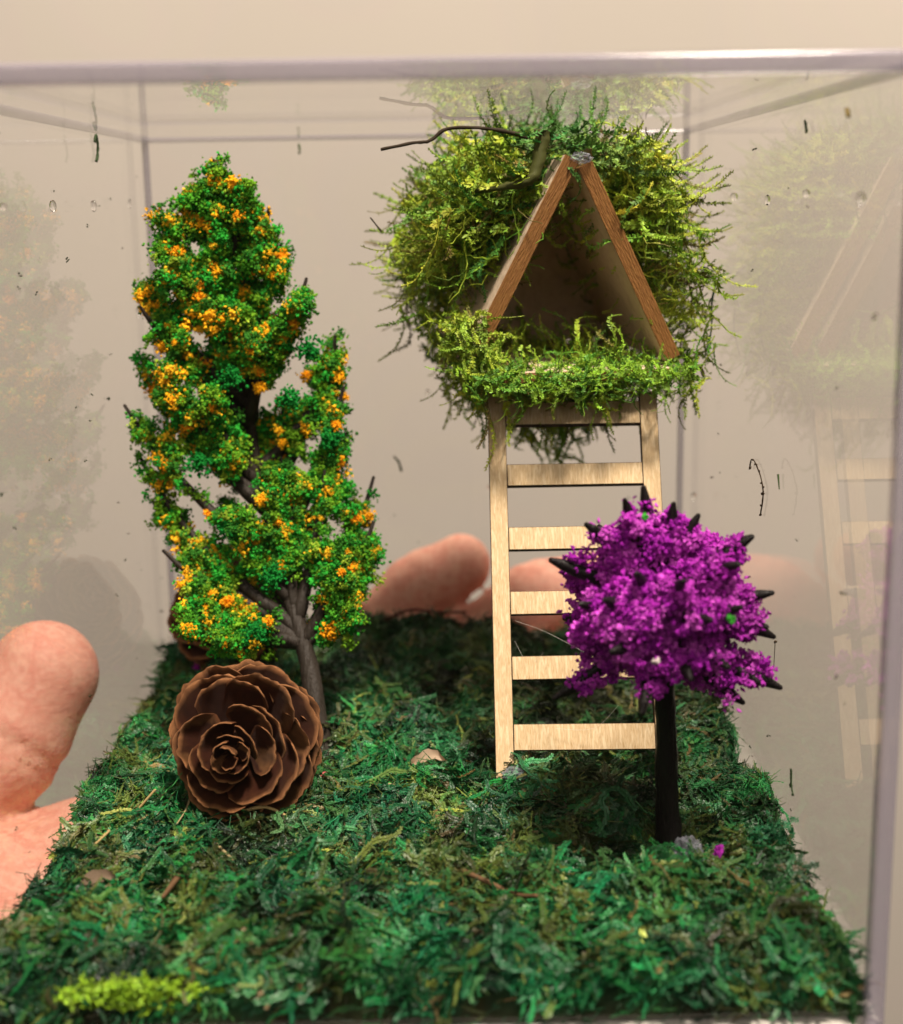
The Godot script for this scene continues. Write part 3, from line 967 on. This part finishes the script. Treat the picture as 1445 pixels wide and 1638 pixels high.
func house_moss_colour(p: Vector2, z: float) -> Color:
	var a := patch_fine.get_noise_3d(p.x * 1.2, p.y * 1.2, z * 1.2) * 1.8
	var c := Color(0.28, 0.41, 0.028)
	c = c.lerp(Color(0.54, 0.60, 0.07), clampf(a, 0, 0.85))
	c = c.lerp(Color(0.07, 0.23, 0.022), clampf(-a, 0, 0.8))
	if p.y > 88 and p.x > 18 and p.x < 36: c = c.lerp(Color(0.008, 0.14, 0.04), 0.65)
	if p.x < 22 and p.x > 8 and p.y > 70 and rng.randf() < 0.25: c = c.lerp(Color(0.02, 0.20, 0.04), 0.7)
	if rng.randf() < 0.10: c = c.lerp(Color(0.15, 0.10, 0.035), 0.8)
	var g := rng.randf_range(0.65, 1.4)
	return Color(c.r * g * rng.randf_range(0.85, 1.15), c.g * g, c.b * g)


# ---------------------------------------------------------------- the hand
var palm_bones := []
var finger_bones := []
var creases := []

func capsule(p: Vector3, b: Array) -> float:
	var a: Vector3 = b[0]
	var ba: Vector3 = b[1] - a
	var pa := p - a
	var t := clampf(pa.dot(ba) / ba.length_squared(), 0, 1)
	return (pa - ba * t).length() - lerpf(b[2], b[3], t)

func smin(a: float, b: float, k: float) -> float:
	var h := maxf(k - absf(a - b), 0.0) / k
	return minf(a, b) - h * h * k * 0.25

func hand_field(p: Vector3) -> float:
	var d := 1.0
	for b in palm_bones: d = smin(d, capsule(p, b), 0.008)
	for f in finger_bones:
		var e := 1.0
		for b in f: e = smin(e, capsule(p, b), 0.0035)
		d = smin(d, e, 0.0035)
	if d < 0.003:
		for c in creases:
			var q: Vector3 = p - c[0]
			if q.length_squared() < 0.00018: d += 0.00042 * exp(-pow((q.dot(c[1]) + 0.0006 * sin(q.z * 900.0 + q.x * 500.0)) / 0.00055, 2.0))
	return d

func build_hand() -> void:
	var arm := [V(-128, -74, 118), V(-98, -44, 62)]
	palm_bones = [
		[V(-150, -90, 160), arm[0], 0.030, 0.026], [arm[0], arm[1], 0.026, 0.023],
		[arm[1], V(-52, -27, -10), 0.018, 0.0125], [arm[1], V(-38, -29, 2), 0.018, 0.012], [arm[1], V(-25, -31, 14), 0.018, 0.0115], [arm[1], V(-14, -34, 28), 0.017, 0.011],
		[arm[1], V(-88, -24, 10), 0.017, 0.0125], [V(-88, -27, 8), V(-56, -27, -10), 0.0115, 0.0105], [V(-38, -29, 2), V(-52, -27, -10), 0.012, 0.0125],
		[V(-70, -27, 4), V(-59, -26.5, -24), 0.0098, 0.0085]]
	finger_bones = [
		[[V(-92, -22, 8), V(-83, -12.5, -6), 0.0125, 0.0110], [V(-83, -12.5, -6), V(-70.6, -3.6, -16), 0.0106, 0.0101], [V(-70.6, -3.6, -16), V(-64.2, 6.4, -20.5), 0.0099, 0.0092]],
		[[V(-52, -27, -10), V(-31, -24, -54), 0.0115, 0.0095], [V(-31, -24, -54), V(-13, -10.5, -88), 0.0093, 0.0080], [V(-13, -10.5, -88), V(-1.5, -0.2, -94), 0.0079, 0.0077], [V(-1.5, -0.2, -94), V(7.5, 5.2, -95), 0.0075, 0.0066]],
		[[V(-38, -29, 2), V(-9, -26, -52), 0.0115, 0.0098], [V(-9, -26, -52), V(9, -14, -88), 0.0095, 0.0086], [V(9, -14, -88), V(24, -3.6, -95), 0.0085, 0.0082], [V(24, -3.6, -95), V(36, 0.2, -96), 0.0082, 0.0068]],
		[[V(-25, -31, 14), V(12, -28, -40), 0.011, 0.0092], [V(12, -28, -40), V(33, -22, -76), 0.009, 0.008], [V(33, -22, -76), V(45, -16, -90), 0.0079, 0.0065]],
		[[V(-14, -34, 28), V(20, -31, -14), 0.0098, 0.0082], [V(20, -31, -14), V(40, -27, -38), 0.008, 0.007], [V(40, -27, -38), V(50, -24, -52), 0.0068, 0.0056]]]
	for f in finger_bones.slice(0, 3):      # the folds at the last two joints
		for j in [1, 2]:
			var b0: Array = f[mini(j + 1, f.size() - 1)]
			var d: Vector3 = (b0[1] - b0[0]).normalized()
			for k in [-0.0016, 0.0, 0.0011]: creases.append([b0[0] + d * (k + 0.0005), d])
	var cell := 0.0010
	var lo := V(-140, -74, -108)
	var size := Vector3i(208, 108, 248)
	var coarse := 4
	var val := {}
	var near := []
	for z in range(0, size.z, coarse):
		for y in range(0, size.y, coarse):
			for x in range(0, size.x, coarse):
				if absf(hand_field(lo + Vector3(x + 2, y + 2, z + 2) * cell)) < cell * coarse * 1.1: near.append(Vector3i(x, y, z))
	var sx := size.x + 8
	var sy := size.y + 8
	var grid := PackedFloat32Array()
	grid.resize(sx * sy * (size.z + 8))
	grid.fill(9.0)
	for q in near:
		for z in coarse + 1:
			for y in coarse + 1:
				for x in coarse + 1:
					var k: int = ((q.z + z) * sy + q.y + y) * sx + q.x + x
					if grid[k] == 9.0: grid[k] = hand_field(lo + Vector3(q.x + x, q.y + y, q.z + z) * cell)
	var b := Buf.new()
	var at := {}
	var corner := []
	for k in 8: corner.append((k & 1) + ((k >> 1) & 1) * sx + ((k >> 2) & 1) * sx * sy)
	for q in near:
		for z in coarse:
			for y in coarse:
				for x in coarse:
					var k: int = ((q.z + z) * sy + q.y + y) * sx + q.x + x
					var neg := 0
					for c in corner:
						if grid[k + c] < 0: neg += 1
					if neg == 0 or neg == 8: continue
					var sum := Vector3.ZERO
					var n := 0
					for e in 12:
						var axis := e / 4
						var r := e % 4
						var c0: int = [[0, 2, 4, 6], [0, 1, 4, 5], [0, 1, 2, 3]][axis][r]
						var c1: int = c0 + [1, 2, 4][axis]
						var v0 := grid[k + corner[c0]]
						var v1 := grid[k + corner[c1]]
						if (v0 < 0) == (v1 < 0): continue
						var t := v0 / (v0 - v1)
						var p0 := Vector3(c0 & 1, (c0 >> 1) & 1, (c0 >> 2) & 1)
						var p1 := Vector3(c1 & 1, (c1 >> 1) & 1, (c1 >> 2) & 1)
						sum += p0.lerp(p1, t)
						n += 1
					var p := lo + (Vector3(q.x + x, q.y + y, q.z + z) + sum / n) * cell
					at[k] = b.vert(p)
	for k in at:
		for axis in 3:
			var step: int = [1, sx, sx * sy][axis]
			var u: int = [sx, sx * sy, 1][axis]
			var w: int = [sx * sy, 1, sx][axis]
			if (grid[k] < 0) == (grid[k + step] < 0): continue
			if not (at.has(k - u) and at.has(k - w) and at.has(k - u - w)): continue
			if grid[k] < 0: b.quad(at[k - u - w], at[k - w], at[k], at[k - u])
			else: b.quad(at[k - u - w], at[k - u], at[k], at[k - w])
	var skin := mat(Color.WHITE, 0.6, 0.35)
	skin.albedo_texture = noise_tex(0.012, [lin(0.62, 0.27, 0.20), lin(0.76, 0.42, 0.315), lin(0.66, 0.27, 0.20), lin(0.82, 0.50, 0.385)], 81, 4)
	skin.uv1_triplanar = true
	skin.uv1_world_triplanar = true
	skin.uv1_scale = Vector3(36, 36, 36)
	skin.heightmap_enabled = true
	skin.heightmap_texture = noise_tex(0.035, [Color.BLACK, Color.WHITE], 83, 4)
	skin.heightmap_scale = 0.010
	skin.subsurf_scatter_enabled = true
	skin.subsurf_scatter_strength = 0.06
	var o := MeshInstance3D.new()
	o.mesh = b.mesh(skin)
	o.name = "person"
	add_child(o, true)
	tag(o, "bare left hand holding the box from below, thumb up its side, fingertips rising behind", "person")


# ---------------------------------------------------------------- small loose things
func blob(size: Vector3, rough: float, m: Material) -> ArrayMesh:
	var s := SphereMesh.new()
	s.radial_segments = 56
	s.rings = 32
	var a := s.get_mesh_arrays()
	var v: PackedVector3Array = a[Mesh.ARRAY_VERTEX]
	var off := rng.randf() * 100
	for k in v.size():
		var d := v[k].normalized()
		v[k] = d * size * (1.0 + rough * lump.get_noise_3d(d.x * 30 + off, d.y * 30, d.z * 30) * 1.6)
	var b := Buf.new()
	for p in v: b.vert(p)
	b.i = a[Mesh.ARRAY_INDEX]
	return b.mesh(m)

func single(called: String, m: Mesh, at: Vector3, turn: Basis, label: String, category: String, group := "") -> MeshInstance3D:
	var o := MeshInstance3D.new()
	o.mesh = m
	o.transform = Transform3D(turn, at)
	add_named(o, self, called)
	tag(o, label, category, group)
	return o

func strand(called: String, pts: Array, r0: float, r1: float, m: Material, label: String, category: String, group := "") -> void:
	var at := V(pts[0][0], pts[0][1], pts[0][2])
	var way := []
	for p in pts: way.append(V(p[0], p[1], p[2]) - at)
	var path := smooth_path(way, 5) if way.size() > 2 else way
	var b := Buf.new()
	if called == "moss_bit":
		tube(b, path, taper(path.size(), r0 * 0.0006, r1 * 0.0006), 6, Color.WHITE, 0.35)
		for p in path:
			if rng.randf() < 0.6: ico(b, p + Vector3(0, rng.randfn(), rng.randfn()) * 0.00022, rng.randf_range(0.0001, 0.00026), 0.8, Color.WHITE)
	else:
		tube(b, path, taper(path.size(), r0 * 0.001, r1 * 0.001), 6, Color.WHITE, 0.15)
	single(called, b.mesh(m), at, Basis(), label, category, group)

func on_moss(x: float, z: float, up := 0.6) -> Vector3:
	return Vector3(x * 0.001, ground_y(x * 0.001, z * 0.001) + up * 0.001, z * 0.001)

func build_litter() -> void:
	# hot glue
	var glue := mat(Color(0.62, 0.63, 0.68, 0.26), 0.27)
	glue.transparency = BaseMaterial3D.TRANSPARENCY_ALPHA
	single("glue_blob", blob(V(2.3, 3.0, 1.9), 0.3, glue), on_moss(35.3, 36.0, 2.2), Basis(), "cloudy lump of dried glue at the foot of the purple tree", "glue", "dried glue lumps")
	single("glue_blob", blob(V(2.2, 1.0, 1.5), 0.25, glue), on_moss(14.2, 14.6, 1.0), Basis(), "flat clear glue lump at the foot of the ladder's left rail", "glue", "dried glue lumps")
	single("glue_blob", blob(V(1.6, 0.8, 1.2), 0.3, glue), V(25.6, 89.6, -11.2), Basis(), "shiny glue lump on the ridge of the little house", "glue", "dried glue lumps")
	# foam crumbs
	var purple := mat(lin(0.30, 0.02, 0.30), 0.85, 0.25)
	var pink := mat(lin(0.62, 0.16, 0.15), 0.85, 0.25)
	var green := mat(lin(0.04, 0.30, 0.03), 0.85, 0.25)
	var pale := mat(lin(0.6, 0.5, 0.5), 0.85, 0.25)
	single("foam_crumb", crumbs(14, 0.0007, 0.00022, 0.00042, purple), on_moss(38.5, 40.7, 1.5), Basis(), "purple foam crumb fallen on the moss before the purple tree", "foam crumb", "fallen foam crumbs")
	single("foam_crumb", crumbs(18, 0.0008, 0.00022, 0.00042, purple), on_moss(-42.5, -44.0, 2.4), Basis(), "purple foam crumb beside the darker pine cone at the back", "foam crumb", "fallen foam crumbs")
	single("foam_crumb", crumbs(8, 0.0004, 0.00016, 0.00030, pink), on_moss(-14.8, 9.0, 1.7), Basis(), "tiny pink crumb on the moss right of the front pine cone", "foam crumb", "fallen foam crumbs")
	single("foam_crumb", crumbs(8, 0.0004, 0.0002, 0.0003, green), V(37.8, 34.6, 47.2), Basis(), "green foam crumb caught mid right in the purple crown", "foam crumb", "fallen foam crumbs")
	single("foam_crumb", crumbs(7, 0.0003, 0.0002, 0.0003, green), V(28.8, 45.2, 38.4), Basis(), "green foam crumb near the top of the purple crown", "foam crumb", "fallen foam crumbs")
	single("foam_crumb", crumbs(9, 0.0004, 0.0002, 0.0003, pale), V(29.2, 29.4, 46.6), Basis(), "whitish foam crumb at the middle of the purple crown", "foam crumb", "fallen foam crumbs")
	# dry bits on the moss
	var straw := mat(lin(0.42, 0.30, 0.13), 0.6, 0.35)
	var hay := mat(lin(0.30, 0.24, 0.12), 0.65, 0.35)
	var bark := mat(lin(0.16, 0.09, 0.045), 0.7, 0.3)
	var red := mat(lin(0.10, 0.015, 0.012), 0.6, 0.3)
	var rows := [
		["straw_bit", [[-24.5, 25.2], [-21.5, 24.8], [-18.8, 24.6]], 0.28, 0.22, straw, "flat yellow straw under the right side of the front pine cone", "straw"],
		["straw_bit", [[-32.5, 19.0], [-32.6, 23.0], [-33.3, 27.5]], 0.16, 0.10, hay, "upright pale stalk below the left side of the front pine cone", "straw"],
		["straw_bit", [[-8.0, 20.0], [-4.5, 18.0], [-1.8, 18.8]], 0.15, 0.10, hay, "thin bent straw on the moss between pine cone and ladder", "straw"],
		["straw_bit", [[-42.2, 29.5], [-41.2, 33.5], [-42.0, 37.0]], 0.22, 0.14, straw, "curved pale straw on the moss by the thumb side", "straw"],
		["straw_bit", [[-27.4, 33.0], [-24.4, 36.0]], 0.24, 0.16, hay, "short thick straw on the moss before the front pine cone", "straw"],
		["straw_bit", [[18.5, 33.0], [22.0, 33.6]], 0.26, 0.20, straw, "short bright straw on the moss left of the purple tree's foot", "straw"],
		["straw_bit", [[-39.5, 23.0], [-37.0, 22.6]], 0.22, 0.16, straw, "tiny gold straw on the moss left of the front pine cone", "straw"],
		["twig_bit", [[5.6, 42.2], [8.6, 44.5], [12.2, 46.6], [14.6, 49.6]], 0.36, 0.26, bark, "brown curved twig lying on the moss in the middle front", "twig"],
		["twig_bit", [[-30.0, 44.5], [-31.2, 48.5]], 0.45, 0.30, bark, "stubby brown twig in the moss at the front left", "twig"],
		["twig_bit", [[29.5, 36.0], [28.5, 41.0]], 0.30, 0.20, hay, "dry yellowish stem at the foot of the purple tree", "twig"]]
	for r in rows:
		var pts := []
		for k in r[1].size():
			var p: Array = r[1][k]
			var q := on_moss(p[0], p[1], 1.7 + (0.6 if k == 1 else 0.0)) * 1000
			pts.append([q.x, q.y, q.z])
		strand(r[0], pts, r[2], r[3], r[4], r[5], r[6], "dry bits on the moss")
	strand("stem_bit", [[-8, 2.8, -61], [-3, 4.6, -61.5], [2.5, 4.2, -61], [8, 4.4, -60]], 0.3, 0.22, red, "dark red stem on the moss by the back pane", "twig", "dry bits on the moss")
	# dried leaf
	var b := Buf.new()
	for i in 9:
		for j in 5:
			var u := i / 8.0
			var w := j / 4.0 * 2 - 1
			var half := (0.0012 * sin(PI * pow(u, 0.8)) + 0.0001) * (1.0 + 0.22 * sin(i * 2.3 + j))
			b.vert(Vector3((u - 0.5) * 0.006, 0.0008 * sin(u * 3.4) + 0.0007 * w * w, w * half + 0.0004 * sin(u * 7)))
	for i in 8:
		for j in 4:
			var k := i * 5 + j
			b.quad(k, k + 1, k + 6, k + 5)
	single("dried_leaf", b.mesh(mat(lin(0.34, 0.25, 0.17), 0.6, 0.4)), on_moss(1.2, 5.2, 2.1), Basis.from_euler(Vector3(0.5, -0.3, 0.25)), "curled tan dried leaf on the moss left of the ladder's foot", "leaf")
	var wide := b.mesh(mat(lin(0.17, 0.12, 0.08), 0.7, 0.3))
	single("dried_leaf", wide, on_moss(-40.6, 43.0, 1.1), Basis.from_euler(Vector3(0.4, 0.2, 0.3)).scaled(Vector3.ONE * 1.1), "grey brown dried leaf half sunk in moss at the front left", "leaf")
	# tufts that stand apart from the mat
	var soft := tinted(0.5, 0.45)
	tuft("moss_tuft", V(-31.5, -2.6, 65.0), V(6.0, 1.3, 0.35), 170, Color(0.30, 0.52, 0.03), soft, "bright yellow-green moss tuft at the very front edge", 0.7)
	tuft("moss_tuft", V(48.6, 3.6, -12.0), V(0.9, 3.6, 1.0), 46, Color(0.045, 0.070, 0.02), soft, "dark moss tuft standing up against the right pane", 0.6)
	tuft("moss_tuft", V(46.5, 1.2, 36.0), V(1.6, 2.2, 2.6), 60, Color(0.012, 0.12, 0.045), soft, "emerald moss tuft on the right edge of the mat", 0.6)
	tuft("moss_tuft", V(-17.5, 2.2, -53.0), V(5.5, 1.8, 3.0), 90, Color(0.12, 0.17, 0.085), soft, "pale sage moss tuft behind the trunk of the tall tree", 0.7)
	# crumbs of moss stuck to the panes
	var dark := mat(lin(0.03, 0.055, 0.02), 0.7, 0.3)
	var dry := mat(lin(0.055, 0.035, 0.018), 0.7, 0.3)
	var leafy := mat(lin(0.06, 0.11, 0.03), 0.7, 0.3)
	var g := "moss bits stuck to the panes"
	strand("moss_bit", [[-49.7, 93.6, -21.6], [-49.6, 94.6, -22.6], [-49.6, 93.0, -23.2], [-49.7, 91.4, -23.0], [-49.7, 90.6, -22.0]], 0.28, 0.4, dark, "dark moss bit at the upper edge of the left pane", "moss bit", g)
	strand("moss_bit", [[-21.8, 96.0 - 1.6, -64.6], [-21.7, 93.2, -64.6]], 0.35, 0.3, leafy, "green speck high on the back pane right of the tall tree's top", "moss bit", g)
	strand("moss_bit", [[-5.6, 35.0, -64.6], [-4.6, 33.6, -64.6], [-4.2, 32.0, -64.6]], 0.3, 0.45, leafy, "green moss bit midway on the back pane between tree and ladder", "moss bit", g)
	strand("moss_bit", [[49.7, 43.8, 1.0], [49.7, 45.6, 2.5], [49.7, 45.0, 6.5], [49.7, 42.5, 10.4], [49.7, 38.8, 9.2]], 0.18, 0.16, dry, "hooked brown moss stem on the right pane", "moss bit", g)
	strand("moss_bit", [[49.7, 46.5, 19.0], [49.7, 44.6, 19.8]], 0.28, 0.12, leafy, "short green moss bit beside the hooked stem on the right pane", "moss bit", g)
	strand("moss_bit", [[49.5, 92.8, 45.8], [49.4, 92.0, 46.8]], 0.55, 0.4, mat(lin(0.30, 0.22, 0.07), 0.7, 0.3), "tan crumb high on the right pane near its front edge", "moss bit", g)
	strand("moss_bit", [[49.6, 92.4, 27.2], [49.6, 91.2, 27.8]], 0.35, 0.25, dark, "dark speck high on the right pane under the lid seam", "moss bit", g)
	strand("moss_bit", [[49.7, 9.0, 31.6], [49.7, 7.0, 32.0], [49.7, 6.0, 33.0]], 0.3, 0.15, dark, "dark moss fleck low on the right pane above the mat", "moss bit", g)
	strand("moss_bit", [[49.7, 23.0, 20.5], [49.7, 19.5, 20.2]], 0.12, 0.08, dry, "straight dark bristle on the right pane beside the purple crown", "moss bit", g)
	# fine dust specks on the panes
	var speck := crumbs(3, 0.00018, 0.00006, 0.00012, tinted(0.8, 0.2))
	var xfs := []
	var cols := []
	for k in 120:
		var p := Vector3(HALF_X - 0.0001, rng.randf_range(0.002, 0.093), rng.randf_range(-0.06, 0.06))
		var r := rng.randf()
		if r < 0.35: p.x = -p.x
		elif r < 0.6: p = Vector3(rng.randf_range(-0.048, 0.048), rng.randf_range(0.01, 0.093), -HALF_Z + 0.0001)
		if r >= 0.6 and rng.randf() < 0.5: p.y = pow(rng.randf(), 2.0) * 0.05
		xfs.append(Transform3D(Basis.from_euler(Vector3(rng.randf(), rng.randf(), rng.randf()) * TAU).scaled_local(Vector3(1, rng.randf_range(0.7, 2.6), 1) * rng.randf_range(0.5, 1.3)), p))
		cols.append(Color(0.02, 0.035, 0.015) if rng.randf() < 0.7 else Color(0.05, 0.04, 0.02))
	var mm := MultiMesh.new()
	mm.transform_format = MultiMesh.TRANSFORM_3D
	mm.use_colors = true
	mm.mesh = speck
	mm.instance_count = xfs.size()
	for k in xfs.size():
		mm.set_instance_transform(k, xfs[k])
		mm.set_instance_color(k, cols[k])
	var o := MultiMeshInstance3D.new()
	o.multimesh = mm
	o.name = "moss_dust"
	add_child(o, true)
	tag(o, "fine dark moss dust clinging to the insides of the panes", "dust", "", "stuff")
	# threads drawn out of the glue gun
	var web := mat(lin(0.7, 0.68, 0.62), 0.3, 0.5)
	strand("glue_thread", [[14.6, 21.5, 3.0], [19, 20.6, 6.0], [24.5, 18.0, 8.0]], 0.016, 0.014, web, "fine white glue thread across the ladder below its third rung", "glue thread", "glue threads at the ladder")
	strand("glue_thread", [[14.4, 18.5, 3.4], [16.4, 15.4, 5.0], [18.6, 17.4, 6.0]], 0.014, 0.012, web, "short sagging glue thread by the ladder's left rail", "glue thread", "glue threads at the ladder")
	strand("glue_thread", [[20.0, 7.3, 11.0], [25.5, 7.6, 12.0], [29.0, 11.5, 13.0]], 0.014, 0.012, web, "pale glue thread curving up from the lowest rung", "glue thread", "glue threads at the ladder")

func tuft(called: String, at: Vector3, spread: Vector3, count: int, col: Color, m: Material, label: String, scale_: float) -> void:
	var shapes := []
	for k in 3: shapes.append(frond(0.0055, 12, 0.0011, 0.00026, 1.4, 0.0001, m))
	var out := Buf.new()
	for k in count:
		var a: Array = shapes[rng.randi() % 3].surface_get_arrays(0)
		var p := Vector3(rng.randfn(), rng.randfn(), rng.randfn()) * 0.5 * spread
		var d := Vector3(rng.randfn() * spread.x, rng.randfn() * spread.y, rng.randfn() * spread.z).normalized()
		var side := d.cross(Vector3(rng.randfn() * 0.4, 1, rng.randfn() * 0.4)).normalized()
		var xf := Transform3D(Basis(d, side.cross(d), side).scaled_local(Vector3.ONE * scale_ * rng.randf_range(0.7, 1.2)), p - d * 0.002)
		var first := out.v.size()
		var g := rng.randf_range(0.7, 1.3)
		var cs: PackedColorArray = a[Mesh.ARRAY_COLOR]
		var vs: PackedVector3Array = a[Mesh.ARRAY_VERTEX]
		for j in vs.size(): out.vert(xf * vs[j], Color(cs[j].r * col.r * g, cs[j].g * col.g * g, cs[j].b * col.b * g))
		for j in a[Mesh.ARRAY_INDEX]: out.i.append(first + j)
	var o := single(called, out.mesh(m), at, Basis(), label, "moss tuft", "moss tufts standing out of the mat")


# ----------------------------------------------------------------
func _ready() -> void:
	rng.seed = 20240611
	lump.seed = 5
	lump.frequency = 0.06
	lump.fractal_octaves = 3
	patch.seed = 11
	patch.frequency = 0.045
	patch_fine.seed = 23
	patch_fine.frequency = 0.11

	# camera: a phone held close, focused on the tall tree
	var cam := Camera3D.new()
	cam.name = "camera"
	cam.transform = Transform3D(Basis(Vector3(0.99983, -0.01621, 0.00838), Vector3(0.01763, 0.97637, -0.21538), Vector3(-0.00469, 0.21550, 0.97649)).orthonormalized(), Vector3(0.0042, 0.0837, 0.2077))
	var att := CameraAttributesPhysical.new()
	att.frustum_focal_length = 33.12
	att.frustum_focus_distance = 0.203
	att.exposure_aperture = 13.5
	att.frustum_near = 0.01
	att.frustum_far = 20.0
	cam.attributes = att
	add_child(cam)
	cam.current = true

	# the room's own dim warm light
	var env := Environment.new()
	env.background_mode = Environment.BG_COLOR
	env.background_color = Color(1.0, 0.90, 0.80)
	env.background_energy_multiplier = 0.02
	env.tonemap_mode = Environment.TONE_MAPPER_LINEAR
	env.tonemap_exposure = 1.22
	env.sdfgi_enabled = true
	env.ssao_enabled = true
	env.ssil_enabled = true
	var we := WorldEnvironment.new()
	we.name = "room_light"
	we.environment = env
	add_child(we)

	# ceiling lamp above, a little to the right and in front
	var lamp := AreaLight3D.new()
	lamp.name = "ceiling_lamp"
	lamp.area_size = Vector2(0.16, 0.16)
	lamp.light_color = Color(1.0, 0.94, 0.87)
	lamp.light_energy = 3.0
	lamp.shadow_enabled = true
	lamp.position = Vector3(0.26, 1.15, 0.34)
	add_child(lamp)
	lamp.look_at(Vector3(0.0, 0.03, -0.1), Vector3.UP)

	# the light that the ceiling throws back
	var fill := AreaLight3D.new()
	fill.name = "ceiling_bounce"
	fill.area_size = Vector2(2.4, 1.3)
	fill.light_color = Color(1.0, 0.95, 0.89)
	fill.light_energy = 1.35
	fill.shadow_enabled = true
	fill.position = Vector3(-0.25, 1.25, 1.5)
	add_child(fill)
	fill.look_at(Vector3(0.0, 0.0, -0.1), Vector3.UP)

	# the plain wall behind
	var plaster := mat(Color.WHITE, 0.9, 0.2)
	plaster.albedo_texture = noise_tex(0.006, [lin(0.49, 0.45, 0.405), lin(0.535, 0.49, 0.44)], 91, 3, 256)
	plaster.uv1_triplanar = true
	plaster.uv1_scale = Vector3(2, 2, 2)
	var wall := MeshInstance3D.new()
	wall.mesh = block(Vector3(-2.5, -1.5, -0.62), Vector3(2.5, 2.0, -0.52), plaster)
	wall.name = "wall"
	add_child(wall)
	tag(wall, "plain beige wall behind the box", "", "", "structure")

	build_ground()
	build_box()
	build_hand()

	build_flowering_tree()
	build_purple_tree()
	build_cone(V(-25.2, 9.7, 21.0), Vector3(-0.10, 0.16, 0.97), 0.945, "reddish brown pine cone facing front, before the tall green tree", 0.6)
	build_cone(V(-38.0, 11.5, -43.0), Vector3(-0.45, 0.55, 0.55), 1.0, "darker pine cone standing behind the tall tree at the back left", 2.0)
	var ply := wood([lin(0.42, 0.26, 0.11), lin(0.66, 0.50, 0.30), lin(0.56, 0.40, 0.22), lin(0.72, 0.57, 0.36), lin(0.62, 0.46, 0.26)], Vector3(130, 22, 130), 77, 0.6)
	var burnt := wood([lin(0.025, 0.014, 0.008), lin(0.09, 0.05, 0.025)], Vector3(150, 14, 150), 79, 0.7)
	build_ladder(ply, burnt)
	build_house()
	build_litter()
